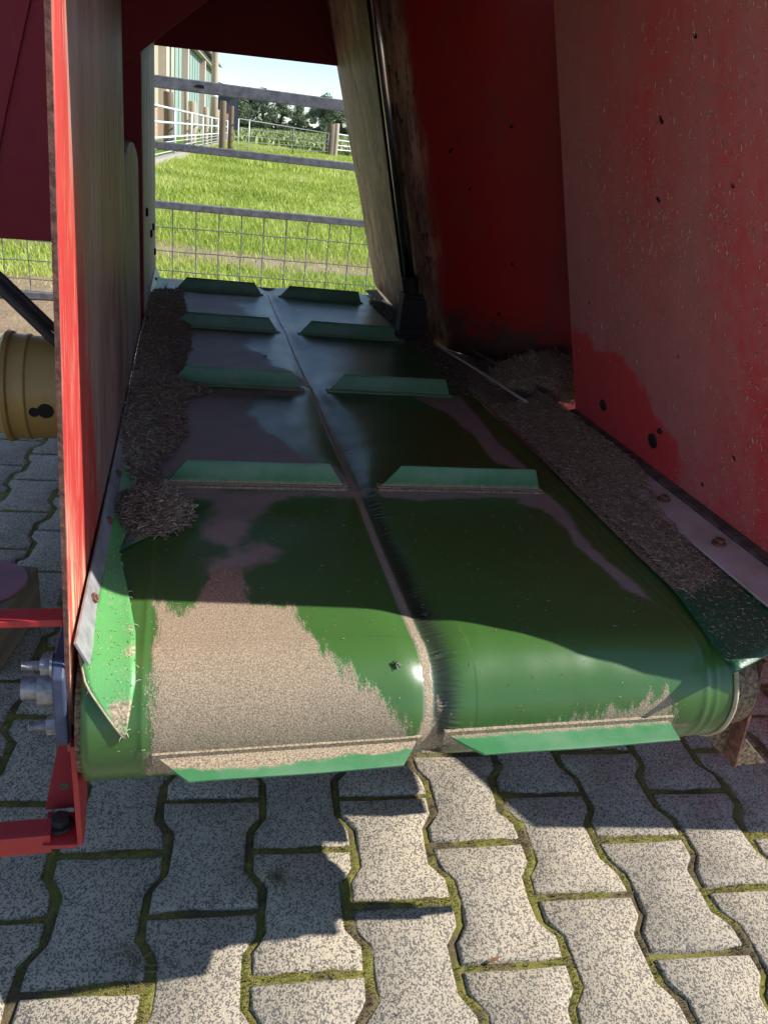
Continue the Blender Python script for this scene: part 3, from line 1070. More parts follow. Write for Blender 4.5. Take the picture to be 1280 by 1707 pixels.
def lplate(v, u):
    y = 0.597 + (1.395 - 0.597) * u
    zb = np.interp(y, [0.597, 0.62, 0.70, 0.80, 1.395], [0.405, 0.372, 0.385, 0.44, 0.47])
    z = zb + (1.46 - zb) * v
    return (lpx2(y, z) + 0.0012 * mnoise.noise((y * 4, z * 3, 0)) * min(1, (y - 0.597) * 8), y, z)


mb.grid(lplate, [k / 24 for k in range(25)], [k / 24 for k in range(25)])
lp = mb.build('side_panel', M['left_plate'], mach, smooth=True)
so = lp.modifiers.new('thickness', 'SOLIDIFY')
so.thickness = 0.0034
so.offset = 0
lp.location = (-0.0042, 0, 0)
tag(lp, 'worn left side plate with sunlit red front edge')
mb = MB()   # rusty cut edge of the plate


def lpx(z):
    return -0.3560 + 0.030 * (z - 0.55)


mb.prism([(lpx(0.375) - 0.0023, 0.5955, 0.375), (lpx(1.0) - 0.0023, 0.5940, 1.0), (lpx(1.455) - 0.0023, 0.5955, 1.455), (lpx(1.455) - 0.0062, 0.5955, 1.455), (lpx(1.0) - 0.0062, 0.5940, 1.0), (lpx(0.375) - 0.0062, 0.5955, 0.375)], (0, -0.0015, 0))
mb.build('plate_edge', M['rust'], mach)
mb = MB()
mb.box(-0.402, -0.396, 1.39, 1.935, 0.45, 1.46)
mb.build('recess_panel', M['red_dark'], mach)
mb = MB()
pl = [(1.42, 0.47), (1.42, 0.82)]
for k in range(9):
    a = PI - PI * k / 8
    pl.append((1.63 + 0.21 * math.cos(a), 0.82 + 0.055 * math.sin(a)))
pl += [(1.84, 0.47)]
mb.prism([(-0.3615, y, z) for y, z in pl], (-0.03, 0, 0))
mb.build('hatch_cover', M['grey_wall'], mach, bevel=0.006)
mb = MB()
mb.box(-0.402, -0.3590, 1.936, 1.948, 0.45, 1.46)
mb.build('post', M['red_dark'], mach)
mb = MB()
mb.prism([(LX, 1.95, 0.46), (LX, 1.95, 1.46), (LX, 2.70, 1.46), (LX, 2.70, 0.52), (LX, 2.66, 0.46)], (-0.006, 0, 0))
mb.build('rear_side_panel', M['grey_wall'], mach, bevel=0.001)
for (y, z) in ((2.05, 0.70), (2.3, 0.62), (2.45, 0.62), (2.56, 0.535)):
    mb = MB().box(LX, LX + 0.006, y, y + 0.018, z, z + 0.02)
    mb.build('bolt', M['black'], mach, bevel=0.003)

# clamp bar along the foot of the left wall
mb2 = MB()
sec = [(-0.3572, 0.494), (-0.3545, 0.495), (-0.3440, 0.470), (-0.3470, 0.469)]
mb2.prism([(x, 0.600, z) for x, z in sec], (0, 2.02, 0))
bar = mb2.build('clamp_bar', M['bar_steel'], mach, bevel=0.0006)
for y in (0.69, 0.86, 1.0, 1.19, 1.36, 1.6, 1.9, 2.2, 2.45):
    mb = MB()
    c0 = Vector((-0.3505, y, 0.4835))
    nn = Vector((0.92, 0, 0.39))
    mb.tube([c0, c0 + nn * 0.004], 0.0055, 6)
    mb.tube([c0 + nn * 0.004, c0 + nn * 0.006], 0.0028, 8)
    mb.build('bolt', M['rust'], bar)


# left rubber flap lying on the belt
def flap_left(t, s):
    if s > 0.817:
        xi = -0.336 + 0.016 * min(1, (s - 0.817) / 0.25) + 0.003 * math.sin(s * 23)
        xo = -0.3475
    else:
        kk = [(0.547, -0.313), (0.596, -0.305), (0.655, -0.308), (0.739, -0.321), (0.817, -0.336)]
        xi = np.interp(s, [k[0] for k in kk], [k[1] for k in kk])
        xo = np.interp(s, [0.547, 0.593, 0.622, 0.66, 0.70], [-0.314, -0.347, -0.3555, -0.353, -0.3475])
    x = xi + (xo - xi) * t
    off = 0.0032 + 0.010 * t ** 1.6 * min(1, max(0.0, (s - 0.545) / 0.12)) + 0.0012 * mnoise.noise((x * 30, s * 14, 0))
    y, z = loop_point(s, off)
    return (x, y, z)


ts = [k / 8 for k in range(9)]
sl = list(np.arange(0.547, 0.70, 0.006)) + list(np.arange(0.70, 2.58, 0.02))
mb = MB().grid(flap_left, ts, sl)
fl = mb.build('rubber_flap', M['flap'], mach, smooth=True)
dirt = []
for (x, y, z) in [tuple(v.co) for v in fl.data.vertices]:
    d = 0.05
    d = max(d, 0.62 - 9 * math.hypot((x + 0.312) * 1.0, (z - 0.425) * 0.6))
    if y > 0.9:
        d = max(d, 0.35)
    dirt.append(d)
set_attr(fl, 'dirt', dirt)
so = fl.modifiers.new('thickness', 'SOLIDIFY')
so.thickness = 0.0026
so.offset = 0
# torn inner ply of the flap
mb = MB()
mb.grid(lambda u, v: ((1 - u) * (-0.341) + u * (-0.297 + 0.006 * math.sin(v * 40)), 0.815 + v + u * 0.05 * (1 - v / 0.3), ZB + 0.0030 + 0.004 * u * (1 - u) + 0.0015 * mnoise.noise((u * 3, v * 20, 1))),
        [k / 6 for k in range(7)], [k * 0.02 for k in range(14)])
tf = mb.build('torn_flap', M['flap_dark'], mach, smooth=True)
set_attr(tf, 'dirt', [0.52 if v.co.x > -0.325 else 0.3 for v in tf.data.vertices])
so = tf.modifiers.new('thickness', 'SOLIDIFY')
so.thickness = 0.0022
so.offset = 0
# frayed threads along the flap edges
mb = MB()
for k in range(22):
    s = random.choice([random.uniform(0.60, 0.80), random.uniform(0.80, 0.86), random.uniform(0.547, 0.60)])
    t = 0.0 if random.random() < 0.75 else 1.0
    p = Vector(flap_left(t, s))
    d = Vector((random.uniform(0.2, 1) * (1 if t == 0 else -0.3), random.uniform(-0.7, 0.4), random.uniform(-0.1, 0.5))).normalized()
    ln = random.uniform(0.002, 0.006)
    mb.tube([p, p + d * ln * 0.5, p + d * ln + Vector((0, 0, -0.002))], [0.0005, 0.0004, 0.0002], 4)
tag(mb.build('frayed_threads', M['pale_bar'], fl), kind='stuff')
# black folded edge visible between plate and flap
mb = MB()
pts = [flap_left(1.0, s) for s in np.arange(0.548, 0.70, 0.008)]
mb.tube([(p[0] - 0.0006, p[1], p[2] + 0.0015) for p in pts], 0.0011, 6)
mb.build('flap_hem', M['canvas'], fl, smooth=True)

# --- left foot bracket, bearing, bars, drum
bear = MB()
bear.prism([(-0.3645, 0.62 + dy, 0.430 + dz) for dy, dz in ((-0.034, -0.040), (-0.020, -0.050), (0.034, -0.050), (0.046, -0.036), (0.046, 0.036), (0.034, 0.048), (-0.020, 0.048), (-0.034, 0.036))], (-0.011, 0, 0))
bearing = bear.build('bearing_housing', M['blue'], mach, bevel=0.002)
mb = MB()
mb.lathe_x([(-0.3755, 0.018), (-0.392, 0.018), (-0.3925, 0.012), (-0.4065, 0.012), (-0.407, 0.004)], 0.62, 0.432, 24)
mb.build('shaft_stub', M['zinc'], bearing, autosmooth=35)
for (dy, dz) in ((-0.015, 0.036), (-0.012, -0.036)):
    mb = MB()
    c0 = Vector((-0.3755, 0.62 + dy, 0.432 + dz))
    mb.tube([c0, c0 + Vector((-0.002, 0, 0))], 0.0115, 16)
    mb.tube([c0 + Vector((-0.002, 0, 0)), c0 + Vector((-0.0105, 0, 0))], 0.0088, 6)
    th_p = [c0 + Vector((-0.0105 - 0.0008 * k, 0, 0)) for k in range(21)]
    mb.tube(th_p, [0.0046 if k % 2 else 0.0040 for k in range(21)], 10)
    mb.build('stud_bolt', M['zinc'], bearing, autosmooth=40)
mb = MB()
mb.prism([(-0.372, 0.628, 0.400), (-0.3635, 0.628, 0.400), (-0.3635, 0.628, 0.272), (-0.398, 0.628, 0.272)], (0, -0.005, 0))
fb = mb.build('foot_bracket', M['red_dark'], mach, bevel=0.0006)
mb = MB()
mb.prism([(-0.3635, 0.585, 0.388), (-0.3635, 0.634, 0.392), (-0.3635, 0.640, 0.275), (-0.3635, 0.605, 0.252), (-0.3635, 0.588, 0.256)], (0.005, 0, 0))
mb.build('bracket_flange', M['red_bar'], mach, bevel=0.0006)
mb = MB()
mb.prism([(-0.395, 0.585, 0.259), (-0.364, 0.585, 0.256), (-0.364, 0.622, 0.262), (-0.395, 0.622, 0.266)], (0, 0, 0.005))
mb.build('bracket_base', M['red_bar'], mach, bevel=0.0006)
mb = MB()
mb.tube([(-0.381, 0.606, 0.267), (-0.381, 0.606, 0.271)], 0.0125, 18)
mb.tube([(-0.381, 0.606, 0.271), (-0.381, 0.606, 0.279)], 0.0092, 6)
mb.build('bolt', M['black'], fb, autosmooth=40)
mb = MB()
mb.tube([(-0.378, 0.6235, 0.303), (-0.378, 0.6225, 0.303)], 0.0048, 16)
mb.build('bolt_hole', M['bed'], fb)
mb = MB()
mb.box(-1.1, -0.388, 0.590, 0.612, 0.268, 0.273)
mb.box(-1.1, -0.388, 0.588, 0.593, 0.250, 0.274)
mb.build('lower_bar', M['red_bar'], mach, bevel=0.0008)
mb = MB()
mb.box(-1.1, -0.3640, 0.600, 0.620, 0.512, 0.5195)
mb.build('upper_bar', M['red_bar'], mach, bevel=0.0015)

mb = MB()
prof = [(-0.36, 0.03), (-0.36, 0.0775), (-0.488, 0.0785), (-0.491, 0.081), (-0.495, 0.081), (-0.498, 0.0795), (-0.513, 0.080), (-0.516, 0.084), (-0.522, 0.085), (-0.525, 0.082), (-0.545, 0.060), (-0.548, 0.02)]
mb.lathe_x([(x + 0.0, r) for x, r in prof], 1.24, 0.522, 56)
drum = mb.build('shaft_guard', M['yellow'], mach, autosmooth=35)
for (dx, a, r) in ((-0.478, 100, 0.0075), (-0.462, 98, 0.0115)):
    mb = MB()
    aa = math.radians(a)
    nrm = Vector((0, -math.sin(aa), math.cos(aa)))
    c0 = Vector((dx, 1.24, 0.522)) + nrm * 0.0786
    mb.tube([c0 - nrm * 0.006, c0 + nrm * 0.0008], r, 20)
    mb.build('guard_hole', M['hole'], drum)
mb = MB()
mb.tube([(-0.95, 1.30, 0.99), (-0.75, 1.27, 0.86), (-0.60, 1.22, 0.745), (-0.517, 1.2, 0.678), (-0.454, 1.2, 0.612), (-0.40, 1.22, 0.555)], 0.0075, 12)
mb.tube([(-0.95, 1.316, 1.0), (-0.75, 1.286, 0.87), (-0.60, 1.236, 0.755), (-0.517, 1.216, 0.69), (-0.454, 1.216, 0.625), (-0.40, 1.236, 0.57)], 0.006, 12)
mb.build('hydraulic_hose', M['rubber'], mach, smooth=True)
# outer red body plate behind the left wall, torn lower corner
mb = MB()
poly = [(-1.2, 1.52), (-0.42, 1.52), (-0.42, 0.716), (-0.470, 0.704), (-0.497, 0.703), (-0.80, 0.696), (-1.2, 0.69)]
mb.prism([(x, 1.5, z) for x, z in poly], (0, 0.006, 0))
op = mb.build('outer_panel', M['red_dark'], mach, bevel=0.001)
mb = MB()
mb.prism([(-0.60, 1.4995, 0.6975), (-0.545, 1.4995, 0.90), (-0.486, 1.4995, 1.10), (-0.44, 1.4995, 1.50), (-1.15, 1.4995, 1.50), (-1.15, 1.4995, 0.70)], (0, -0.004, 0))
mb.build('outer_panel_overlay', M['red_dark'], mach, bevel=0.001)
mb = MB()
mb.prism([(-0.462, 1.4992, 0.742), (-0.474, 1.4992, 0.727), (-0.490, 1.4992, 0.722), (-0.476, 1.4992, 0.716), (-0.470, 1.4992, 0.706), (-0.43, 1.4992, 0.71), (-0.43, 1.4992, 0.76)], (0, -0.003, 0))
mb.build('torn_seal', M['rubber'], mach)
# jack foot on the wooden block
mb = MB()
mb.tube([(-0.625, 1.352, 0.1005), (-0.625, 1.352, 0.106)], 0.078, 48)
jf = mb.build('jack_foot', M['disc'], mach, bevel=0.001)
mb = MB()
mb.tube([(-0.70, 1.36, 0.106), (-0.70, 1.36, 0.9)], 0.028, 24)
mb.build('jack_leg', M['red_dark'], mach, smooth=True)

# --- right wall: the leaning tub side
LEAN = -0.308


def tubx(xb, z):
    return xb + LEAN * (z - 0.489)


mb = MB()
pr = [(0.552, 0.455), (0.556, 0.62), (0.568, 0.68), (0.630, 0.79), (0.628, 1.1), (0.605, 1.46), (1.333, 1.46), (1.333, 0.455)]
mb.prism([(tubx(0.492, z), y, z) for y, z in pr], (0.006, 0, 0.0018))
rp = mb.build('tub_panel', M['red_panel'], mach, bevel=0.001)
tag(rp, 'dusty red right wall panel sprinkled with straw flecks')
pn = Vector((-1, 0, LEAN)).normalized()
for (y, z, r) in ((1.21, 0.548, 0.011), (1.039, 0.545, 0.013), (1.017, 0.57, 0.005)):
    mb = MB()
    c0 = Vector((tubx(0.492, z), y, z))
    mb.tube([c0 - pn * 0.001, c0 + pn * 0.002, c0 + pn * 0.0045], [r, r * 0.97, r * 0.55], 16)
    mb.build('bolt', M['black'], rp, autosmooth=50)
def chip(c0, nn, r, par):
    u = nn.orthogonal().normalized()
    w = nn.cross(u)
    if abs(u.z) > abs(w.z):
        u, w = w, u
    k = 9
    pts = []
    for i in range(k):
        a = 2 * PI * i / k
        rr_ = r * random.uniform(0.55, 1.35)
        pts.append(c0 + u * math.cos(a) * rr_ * 0.75 + w * math.sin(a) * rr_ * 1.25 + nn * 0.0012)
    MB().prism(pts, nn * -0.002).build('paint_chip', M['hole'], par)


for (y, z, r) in ((0.944, 1.082, 0.0036), (1.018, 0.997, 0.0045), (1.024, 0.902, 0.004), (0.86, 0.93, 0.003), (0.83, 0.60, 0.003), (0.90, 0.53, 0.0026), (1.25, 0.72, 0.002), (0.97, 0.70, 0.0018)):
    chip(Vector((tubx(0.492, z), y, z)), pn, r, rp)
# recessed wall, sweeping outwards, and the far wall
plan = [(0.388, 2.74), (0.376, 2.60), (0.362, 2.35), (0.354, 2.15), (0.352, 2.05), (0.355, 1.98), (0.365, 1.91), (0.385, 1.845), (0.43, 1.775), (0.50, 1.70), (0.60, 1.63), (0.72, 1.58), (0.84, 1.55)]
fine_plan = []
for i in range(len(plan) - 1):
    for k in range(5):
        t = k / 5
        fine_plan.append(tuple(plan[i][j] * (1 - t) + plan[i + 1][j] * t for j in (0, 1)))
fine_plan.append(plan[-1])
for _ in range(3):
    fine_plan = [fine_plan[0]] + [tuple((fine_plan[i - 1][j] + 2 * fine_plan[i][j] + fine_plan[i + 1][j]) / 4 for j in (0, 1)) for i in range(1, len(fine_plan) - 1)] + [fine_plan[-1]]
zs = list(np.arange(0.478, 1.47, 0.045))


def tubwall(i, z):
    x, y = fine_plan[int(i)]
    dent = 0.006 * mnoise.noise((y * 5, z * 5, 7)) * (1 if y > 2.1 else 0.3)
    return (tubx(x, z) + dent, y, z)


mb = MB().grid(tubwall, list(range(len(fine_plan))), zs)
tw = mb.build('tub_wall', M['tub_wall'], mach, smooth=True)
so = tw.modifiers.new('thickness', 'SOLIDIFY')
so.thickness = 0.005
so.offset = 0
for (i, z) in ((40, 0.93), (42, 0.86), (44, 0.60), (30, 0.98), (47, 0.99), (46, 0.72)):
    p = Vector(tubwall(i, z))
    q = Vector(tubwall(i + 1, z)) - p
    nn = Vector((q.y, -q.x, 0)).normalized()
    if nn.y > 0:
        nn = -nn
    chip(p + nn * 0.003, nn, 0.0042, tw)

# hydraulic ram that lifts the tub door
b0 = Vector((0.2915, 1.95, 0.620))
b1 = Vector((0.2915 + (0.132 - 0.290) / (1.204 - 0.625) * (1.6 - 0.620), 1.95, 1.6))
mb = MB().tube([b0, b1], 0.0135, 28)
ram = mb.build('ram_rod', M['chrome'], mach, smooth=True)
mb = MB().tube([b0 + Vector((-0.004, 0.026, 0)), b1 + Vector((-0.004, 0.026, 0))], 0.012, 20)
mb.build('ram_guide', M['black'], mach, smooth=True)
mb = MB()
mb.box(0.276, 0.336, 1.930, 1.980, 0.475, 0.590)
mb.box(0.272, 0.340, 1.922, 1.932, 0.505, 0.580)
mb.tube([b0 + (b0 - b1).normalized() * 0.03, b0 + (b1 - b0).normalized() * 0.012], 0.021, 24)
mb.build('ram_bracket', M['black'], mach, bevel=0.002)

# right sheet, clamp bar and flap
def sheet_right(t, y):
    xi = 0.338 + 0.004 * math.sin(y * 6.0) - (0.027 * max(0, (0.72 - y) / 0.164) if y < 0.72 else 0)
    xo = 0.47 if y < 1.40 else 0.47 + 0.25 * min(1, (y - 1.40) / 0.25)
    if y > 1.72:
        xo = 0.72 - 0.33 * min(1, (y - 1.72) / 0.25)
    x = xi + (xo - xi) * t
    yy = y + (0.055 * t if y < 0.57 else 0.055 * t * max(0, (0.75 - y) / 0.18))
    z = ZB + 0.0045 + 0.016 * (x - 0.338) / 0.14
    z = min(z, 0.4815) + 0.0012 * mnoise.noise((x * 20, y * 9, 5))
    if y < 0.66:
        z -= 0.003 * (0.66 - y) / 0.1
    return (x, yy, z)


tr = [k / 10 for k in range(11)]
yr = list(np.arange(0.556, 0.80, 0.012)) + list(np.arange(0.80, 2.66, 0.03))
mb = MB().grid(sheet_right, tr, yr)
sr = mb.build('rubber_flap', M['flap_dark'], mach, smooth=True)
dd = []
for v in sr.data.vertices:
    x, y, z = v.co
    d = 0.9 if y > 0.74 else 0.05 + max(0, (y - 0.62)) * 4.5
    if y < 0.585 + 0.055 * 0.3:
        d = max(d, 0.38)
    dd.append(d)
set_attr(sr, 'dirt', dd)
so = sr.modifiers.new('thickness', 'SOLIDIFY')
so.thickness = 0.003
so.offset = 0
mb = MB()
sec = [(0.418, 0.4795), (0.4185, 0.4825), (0.474, 0.4905), (0.474, 0.4875)]
mb.prism([(x, 0.618 + (x - 0.418) * 0.4, z) for x, z in sec], (0, 0.72, 0))
cb = mb.build('clamp_bar', M['pale_bar'], mach, bevel=0.0006)
for y in (0.655, 0.795, 0.935, 1.1, 1.25):
    mb = MB()
    c0 = Vector((0.449, y, 0.4865))
    mb.tube([c0, c0 + Vector((0, 0, 0.0035))], 0.0095, 16)
    mb.tube([c0 + Vector((0, 0, 0.0035)), c0 + Vector((0, 0, 0.0085))], 0.0068, 6)
    mb.build('bolt', M['rust'], cb, autosmooth=40)
mb = MB()
sec = [(0.4745, 0.487), (0.4745, 0.4955), (0.496, 0.5005), (0.4965, 0.480)]
mb.prism([(x, 0.60, z) for x, z in sec], (0, 0.735, 0))
mb.build('panel_ledge', M['bar_dirty'], mach, bevel=0.001)
# far strips and curved lips of the door opening
mb = MB()
mb.prism([(0.372, 2.30, 0.492), (0.372, 2.30, 0.535), (0.392, 2.70, 0.535), (0.392, 2.70, 0.492)], (-0.004, 0, 0.0))
st = mb.build('wall_strip', M['pale_bar'], mach, bevel=0.0008)
for y in (2.36, 2.47, 2.58, 2.66):
    x = 0.372 + (y - 2.30) * 0.05
    mb = MB().tube([(x - 0.001, y, 0.512), (x - 0.010, y, 0.512)], 0.009, 8)
    mb.build('bolt', M['black'], st)
lip = []
for k in range(22):
    t = k / 21
    y = 2.45 - 1.05 * t
    x = 0.352 + 0.016 * math.sin(t * 9) * (1 - t) + (0.11 * max(0, t - 0.35) ** 1.25)
    lip.append((x, y, 0.474 + 0.012 * t))
mb = MB().tube(lip, 0.0035, 6)
mb.build('door_lip', M['pale_bar'], mach, smooth=True)
lip2 = [(x + 0.035 + 0.03 * k / 21, y, z + 0.012) for k, (x, y, z) in enumerate(lip)]
mb = MB().tube(lip2[4:], 0.005, 6)
mb.build('door_lip', M['bar_dirty'], mach, smooth=True)

# right foot bracket
mb = MB()
mb.prism([(0.326, 0.612, 0.352), (0.372, 0.612, 0.452), (0.402, 0.612, 0.420), (0.412, 0.612, 0.340), (0.401, 0.612, 0.281)], (0, 0.004, 0))
rb = mb.build('foot_bracket', M['rust_sand'], mach, bevel=0.0006)
mb = MB()
mb.prism([(0.3815, 0.590, 0.445), (0.4015, 0.590, 0.281), (0.4045, 0.590, 0.281), (0.3860, 0.590, 0.445)], (0, 0.022, 0))
mb.build('bracket_flange', M['rust'], mach, bevel=0.0006)
mb = MB()
mb.prism([(0.405, 0.594, 0.325), (0.405, 0.594, 0.281), (0.452, 0.594, 0.281)], (0, 0.012, -0.0))
mb.build('bracket_gusset', M['rust_sand'], mach, bevel=0.0006)
mb = MB()
mb.prism([(0.384, 0.64, 0.35), (0.384, 0.60, 0.40), (0.384, 0.61, 0.455), (0.384, 0.70, 0.455), (0.384, 0.72, 0.36)], (0.005, 0, 0))
mb.build('roller_plate', M['red'], mach, bevel=0.001)
mb = MB()
mb.box(0.50, 0.56, 0.75, 1.2, 0.36, 0.44)
mb.build('side_beam', M['red'], mach, bevel=0.003)

# top: rear cross plate, gusset, unseen shading roof, right side frame with its leg standing on the ground
mb = MB()
mb.prism([(-0.40, 2.705, 1.104), (0.20, 2.705, 1.127), (0.12, 2.705, 1.46), (-0.40, 2.705, 1.46)], (0, 0.006, 0))
mb.build('rear_cross_plate', M['red_dark'], mach, bevel=0.001)
mb = MB()
mb.prism([(-0.410, 1.90, 0.985), (-0.352, 1.90, 1.040), (-0.227, 1.90, 1.144), (0.10, 1.90, 1.46), (-0.410, 1.90, 1.46)], (0, 0.005, 0))
mb.build('corner_gusset', M['red_dark'], mach, bevel=0.0008)
mb = MB()
mb.prism([(-0.40, 0.635, 1.215), (0.262, 0.635, 1.215), (0.25, 2.20, 1.260), (-0.40, 2.20, 1.260)], (0, 0, 0.006))
mb.prism([(-0.40, 2.22, 1.262), (0.25, 2.22, 1.262), (0.20, 2.72, 1.42), (-0.40, 2.72, 1.42)], (0, 0, 0.006))
mb.build('shade_roof', M['red_dark'], mach, bevel=0.001)  # added out of view, set low to darken the far end of the belt
mb = MB()
mb.prism([(1.0, 0.665, 0.0), (1.0, 0.665, 0.585), (1.0, 0.90, 0.69), (1.0, 2.6, 0.74), (1.0, 2.6, 0.0)], (0.08, 0, 0))
mb.build('side_frame', M['red'], mach, bevel=0.004)

mb = MB()
mb.prism([(0.20, 1.30, 1.461), (0.90, 1.30, 1.461), (0.90, 2.80, 1.461), (0.12, 2.74, 1.461)], (0, 0, 0.006))
mb.build('light_stop_top', M['red_dark'], mach)  # unseen cover added to keep skylight out of the recess
mb = MB()
mb.prism([(0.86, 1.30, 0.47), (0.86, 1.30, 1.455), (0.86, 1.75, 1.455), (0.86, 1.75, 0.47)], (0.006, 0, 0))
mb.build('light_stop_side', M['red_dark'], mach)  # unseen plate added to stop sun entering the recess from the right
mb = MB()
mb.prism([(0.5005, 1.310, 0.497), (0.855, 1.310, 0.497), (0.855, 1.310, 1.455), (0.2005, 1.310, 1.455)], (0, 0.018, 0))
mb.build('light_stop_front', M['red_dark'], mach)  # hidden closing plate added to block the sun leak behind the panel
mb = MB()
mb.box(0.366, 0.372, 0.72, 2.62, 0.315, 0.458)
mb.build('light_stop_skirt', M['red'], mach, bevel=0.001)  # hidden skirt added to stop light slipping through below the right flap


# ------------------------------------------------------------------ chaff heaps and loose bits
def heap(name, label, hf, x0, x1, y0, y1, step, count, tone_lo, tone_hi, length, mat, flow=(0.2, 1.0), up_amt=0.35, wid=(0.0010, 0.0026)):
    """a heap: bumpy body plus thousands of loose straw pieces lying on it, one countless mass"""
    xs_ = np.arange(x0, x1, step)
    ys_ = np.arange(y0, y1, step)
    Xg, Yg = np.meshgrid(xs_, ys_)
    H = np.zeros(Xg.shape)
    for a in range(Xg.shape[0]):
        for b in range(Xg.shape[1]):
            x, y = Xg[a, b], Yg[a, b]
            h = hf(x, y)
            if h > 0:
                h = h + min(1, h / 0.006) * (0.0030 * mnoise.noise((x * 55, y * 55, 1.1)) + 0.0018 * mnoise.noise((x * 160, y * 160, 4.1)))
            H[a, b] = h
    ok = H > 0.0004
    q = ok[:-1, :-1] & ok[1:, :-1] & ok[:-1, 1:] & ok[1:, 1:]
    ids = np.full(Xg.shape, -1)
    ids[ok] = np.arange(ok.sum())
    qa = np.argwhere(q)
    F = np.stack([ids[qa[:, 0], qa[:, 1]], ids[qa[:, 0], qa[:, 1] + 1], ids[qa[:, 0] + 1, qa[:, 1] + 1], ids[qa[:, 0] + 1, qa[:, 1]]], 1)
    V = np.stack([Xg[ok], Yg[ok], H[ok] + ZB + 0.001], 1)
    # pieces
    pool = np.argwhere(H > 0.0001)
    pk = pool[rng.integers(0, len(pool), count)]
    px = Xg[pk[:, 0], pk[:, 1]] + rng.uniform(-step, step, count)
    py = Yg[pk[:, 0], pk[:, 1]] + rng.uniform(-step, step, count)
    pz = H[pk[:, 0], pk[:, 1]] + ZB + 0.0012 + rng.uniform(-0.0008, 0.0022, count)
    P = np.stack([px, py, pz], 1)
    ang = math.atan2(flow[1], flow[0]) + rng.normal(0, 0.85, count)
    D = np.stack([np.cos(ang), np.sin(ang), rng.normal(0, up_amt, count)], 1)
    Nn = rng.normal(0, 0.5, (count, 3))
    Nn[:, 2] += 1
    Ln = rng.gamma(3, length / 3, count)
    W = rng.uniform(*wid, count)
    tone = tone_lo + (tone_hi - tone_lo) * rng.beta(1.6, 2.6, count)
    tone = np.where(rng.random(count) < 0.05, np.minimum(1, tone + 0.4), tone)
    D = D / np.linalg.norm(D, axis=1, keepdims=True)
    Bv = np.cross(D, Nn)
    Bv /= np.linalg.norm(Bv, axis=1, keepdims=True) + 1e-9
    Uv = np.cross(Bv, D)
    L2, W2 = (Ln * 0.5).reshape(-1, 1), (W * 0.5).reshape(-1, 1)
    st = np.stack([P - D * L2 - Bv * W2, P - D * L2 + Bv * W2, P - D * L2 + Uv * W2, P + D * L2 - Bv * W2 * .6, P + D * L2 + Bv * W2 * .6, P + D * L2 + Uv * W2], 1).reshape(-1, 3)
    base = (np.arange(count) * 6).reshape(-1, 1, 1) + len(V)
    f = np.array([[0, 2, 5, 3], [2, 1, 4, 5], [1, 0, 3, 4]]).reshape(1, 3, 4)
    Fp = (base + f).reshape(-1, 4)
    o = mesh_np(name, np.vstack([V, st]), np.vstack([F, Fp]), mat)
    set_attr(o, 'tone', np.concatenate([np.full(len(V), tone_lo + 0.12 * (tone_hi - tone_lo)) + rng.uniform(0, 0.2, len(V)), np.repeat(tone, 6)]))
    tag(o, label, 'chaff', kind='stuff')
    return o


def h_long(x, y):
    w = 0.088 + 0.022 * mnoise.noise((0, y * 4, 0.5)) + 0.012 * mnoise.noise((0, y * 17, 2.5))
    if y < 1.22:
        w -= 0.03 * (1.22 - y) / 0.2
    w += 0.055 * math.exp(-((y - 1.44) / 0.035) ** 2)
    d = (x + 0.352) / w
    if d > 1 or d < -0.05:
        return 0
    e = min(1, max(0, (y - 1.0) / 0.12)) * min(1, max(0, (2.42 - y) / 0.25))
    return 0.030 * (1 - max(0, d)) ** 0.8 * e


heap('chaff_heap', 'long dark brown chaff heap along the left wall behind the green cleats', h_long, -0.352, -0.20, 0.99, 2.45, 0.0045, 24000, 0.48, 1.0, 0.0085, M['chaff'], flow=(-0.5, 1))


def h_round(x, y):
    d = math.hypot((x + 0.302) / 0.050, (y - 0.925) / 0.066) + 0.14 * mnoise.noise((x * 30, y * 30, 3))
    d = max(0.0, d)
    return 0.026 * max(0, 1 - d ** 2.4) if d < 1 else 0


heap('chaff_clump', 'round clump of straw chaff on the torn flap at front left of the belt', h_round, -0.37, -0.23, 0.84, 1.01, 0.0035, 4600, 0.28, 1.0, 0.010, M['chaff'], flow=(0.7, 0.6))


def h_right(x, y):
    if y > 1.42 or x < 0.341:
        return 0
    lim = 0.476 if y > 1.03 else np.interp(y, [0.68, 0.74, 0.80, 0.90, 1.03], [0.352, 0.412, 0.420, 0.438, 0.474])
    if x > lim or y < 0.69 + 0.05 * (x - 0.34) / 0.08:
        return 0
    e = min(1, (lim - x) / 0.012) * min(1, max(0, (y - 0.69) / 0.06)) * min(1, (x - 0.339) / 0.006)
    return max(0.0006, 0.004 + 0.016 * (x - 0.338) / 0.14 + 0.0045 * e + e * min(1, max(0, (x - 0.40) / 0.05)) * (0.004 + 0.010 * min(1, max(0, (y - 0.98) / 0.08))))


heap('chaff_layer', 'fine brown chaff layer lying on the right flap beside the red wall', h_right, 0.34, 0.50, 0.68, 1.43, 0.0045, 22000, 0.45, 1.0, 0.0045, M['chaff'], flow=(0.4, 1), up_amt=0.2, wid=(0.0007, 0.0018))


def h_corner(x, y):
    d = math.hypot((x - 0.55) / 0.15, (y - 1.56) / 0.12) + 0.12 * mnoise.noise((x * 15, y * 15, 3))
    return 0.016 + 0.070 * max(0, 1 - d ** 2) if d < 1 else 0


heap('straw_heap', 'straw and chaff heap caught in the dark corner behind the right panel', h_corner, 0.38, 0.72, 1.40, 1.72, 0.0055, 7000, 0.42, 1.0, 0.020, M['chaff'], flow=(1, 0.3), up_amt=0.5, wid=(0.0009, 0.0022))


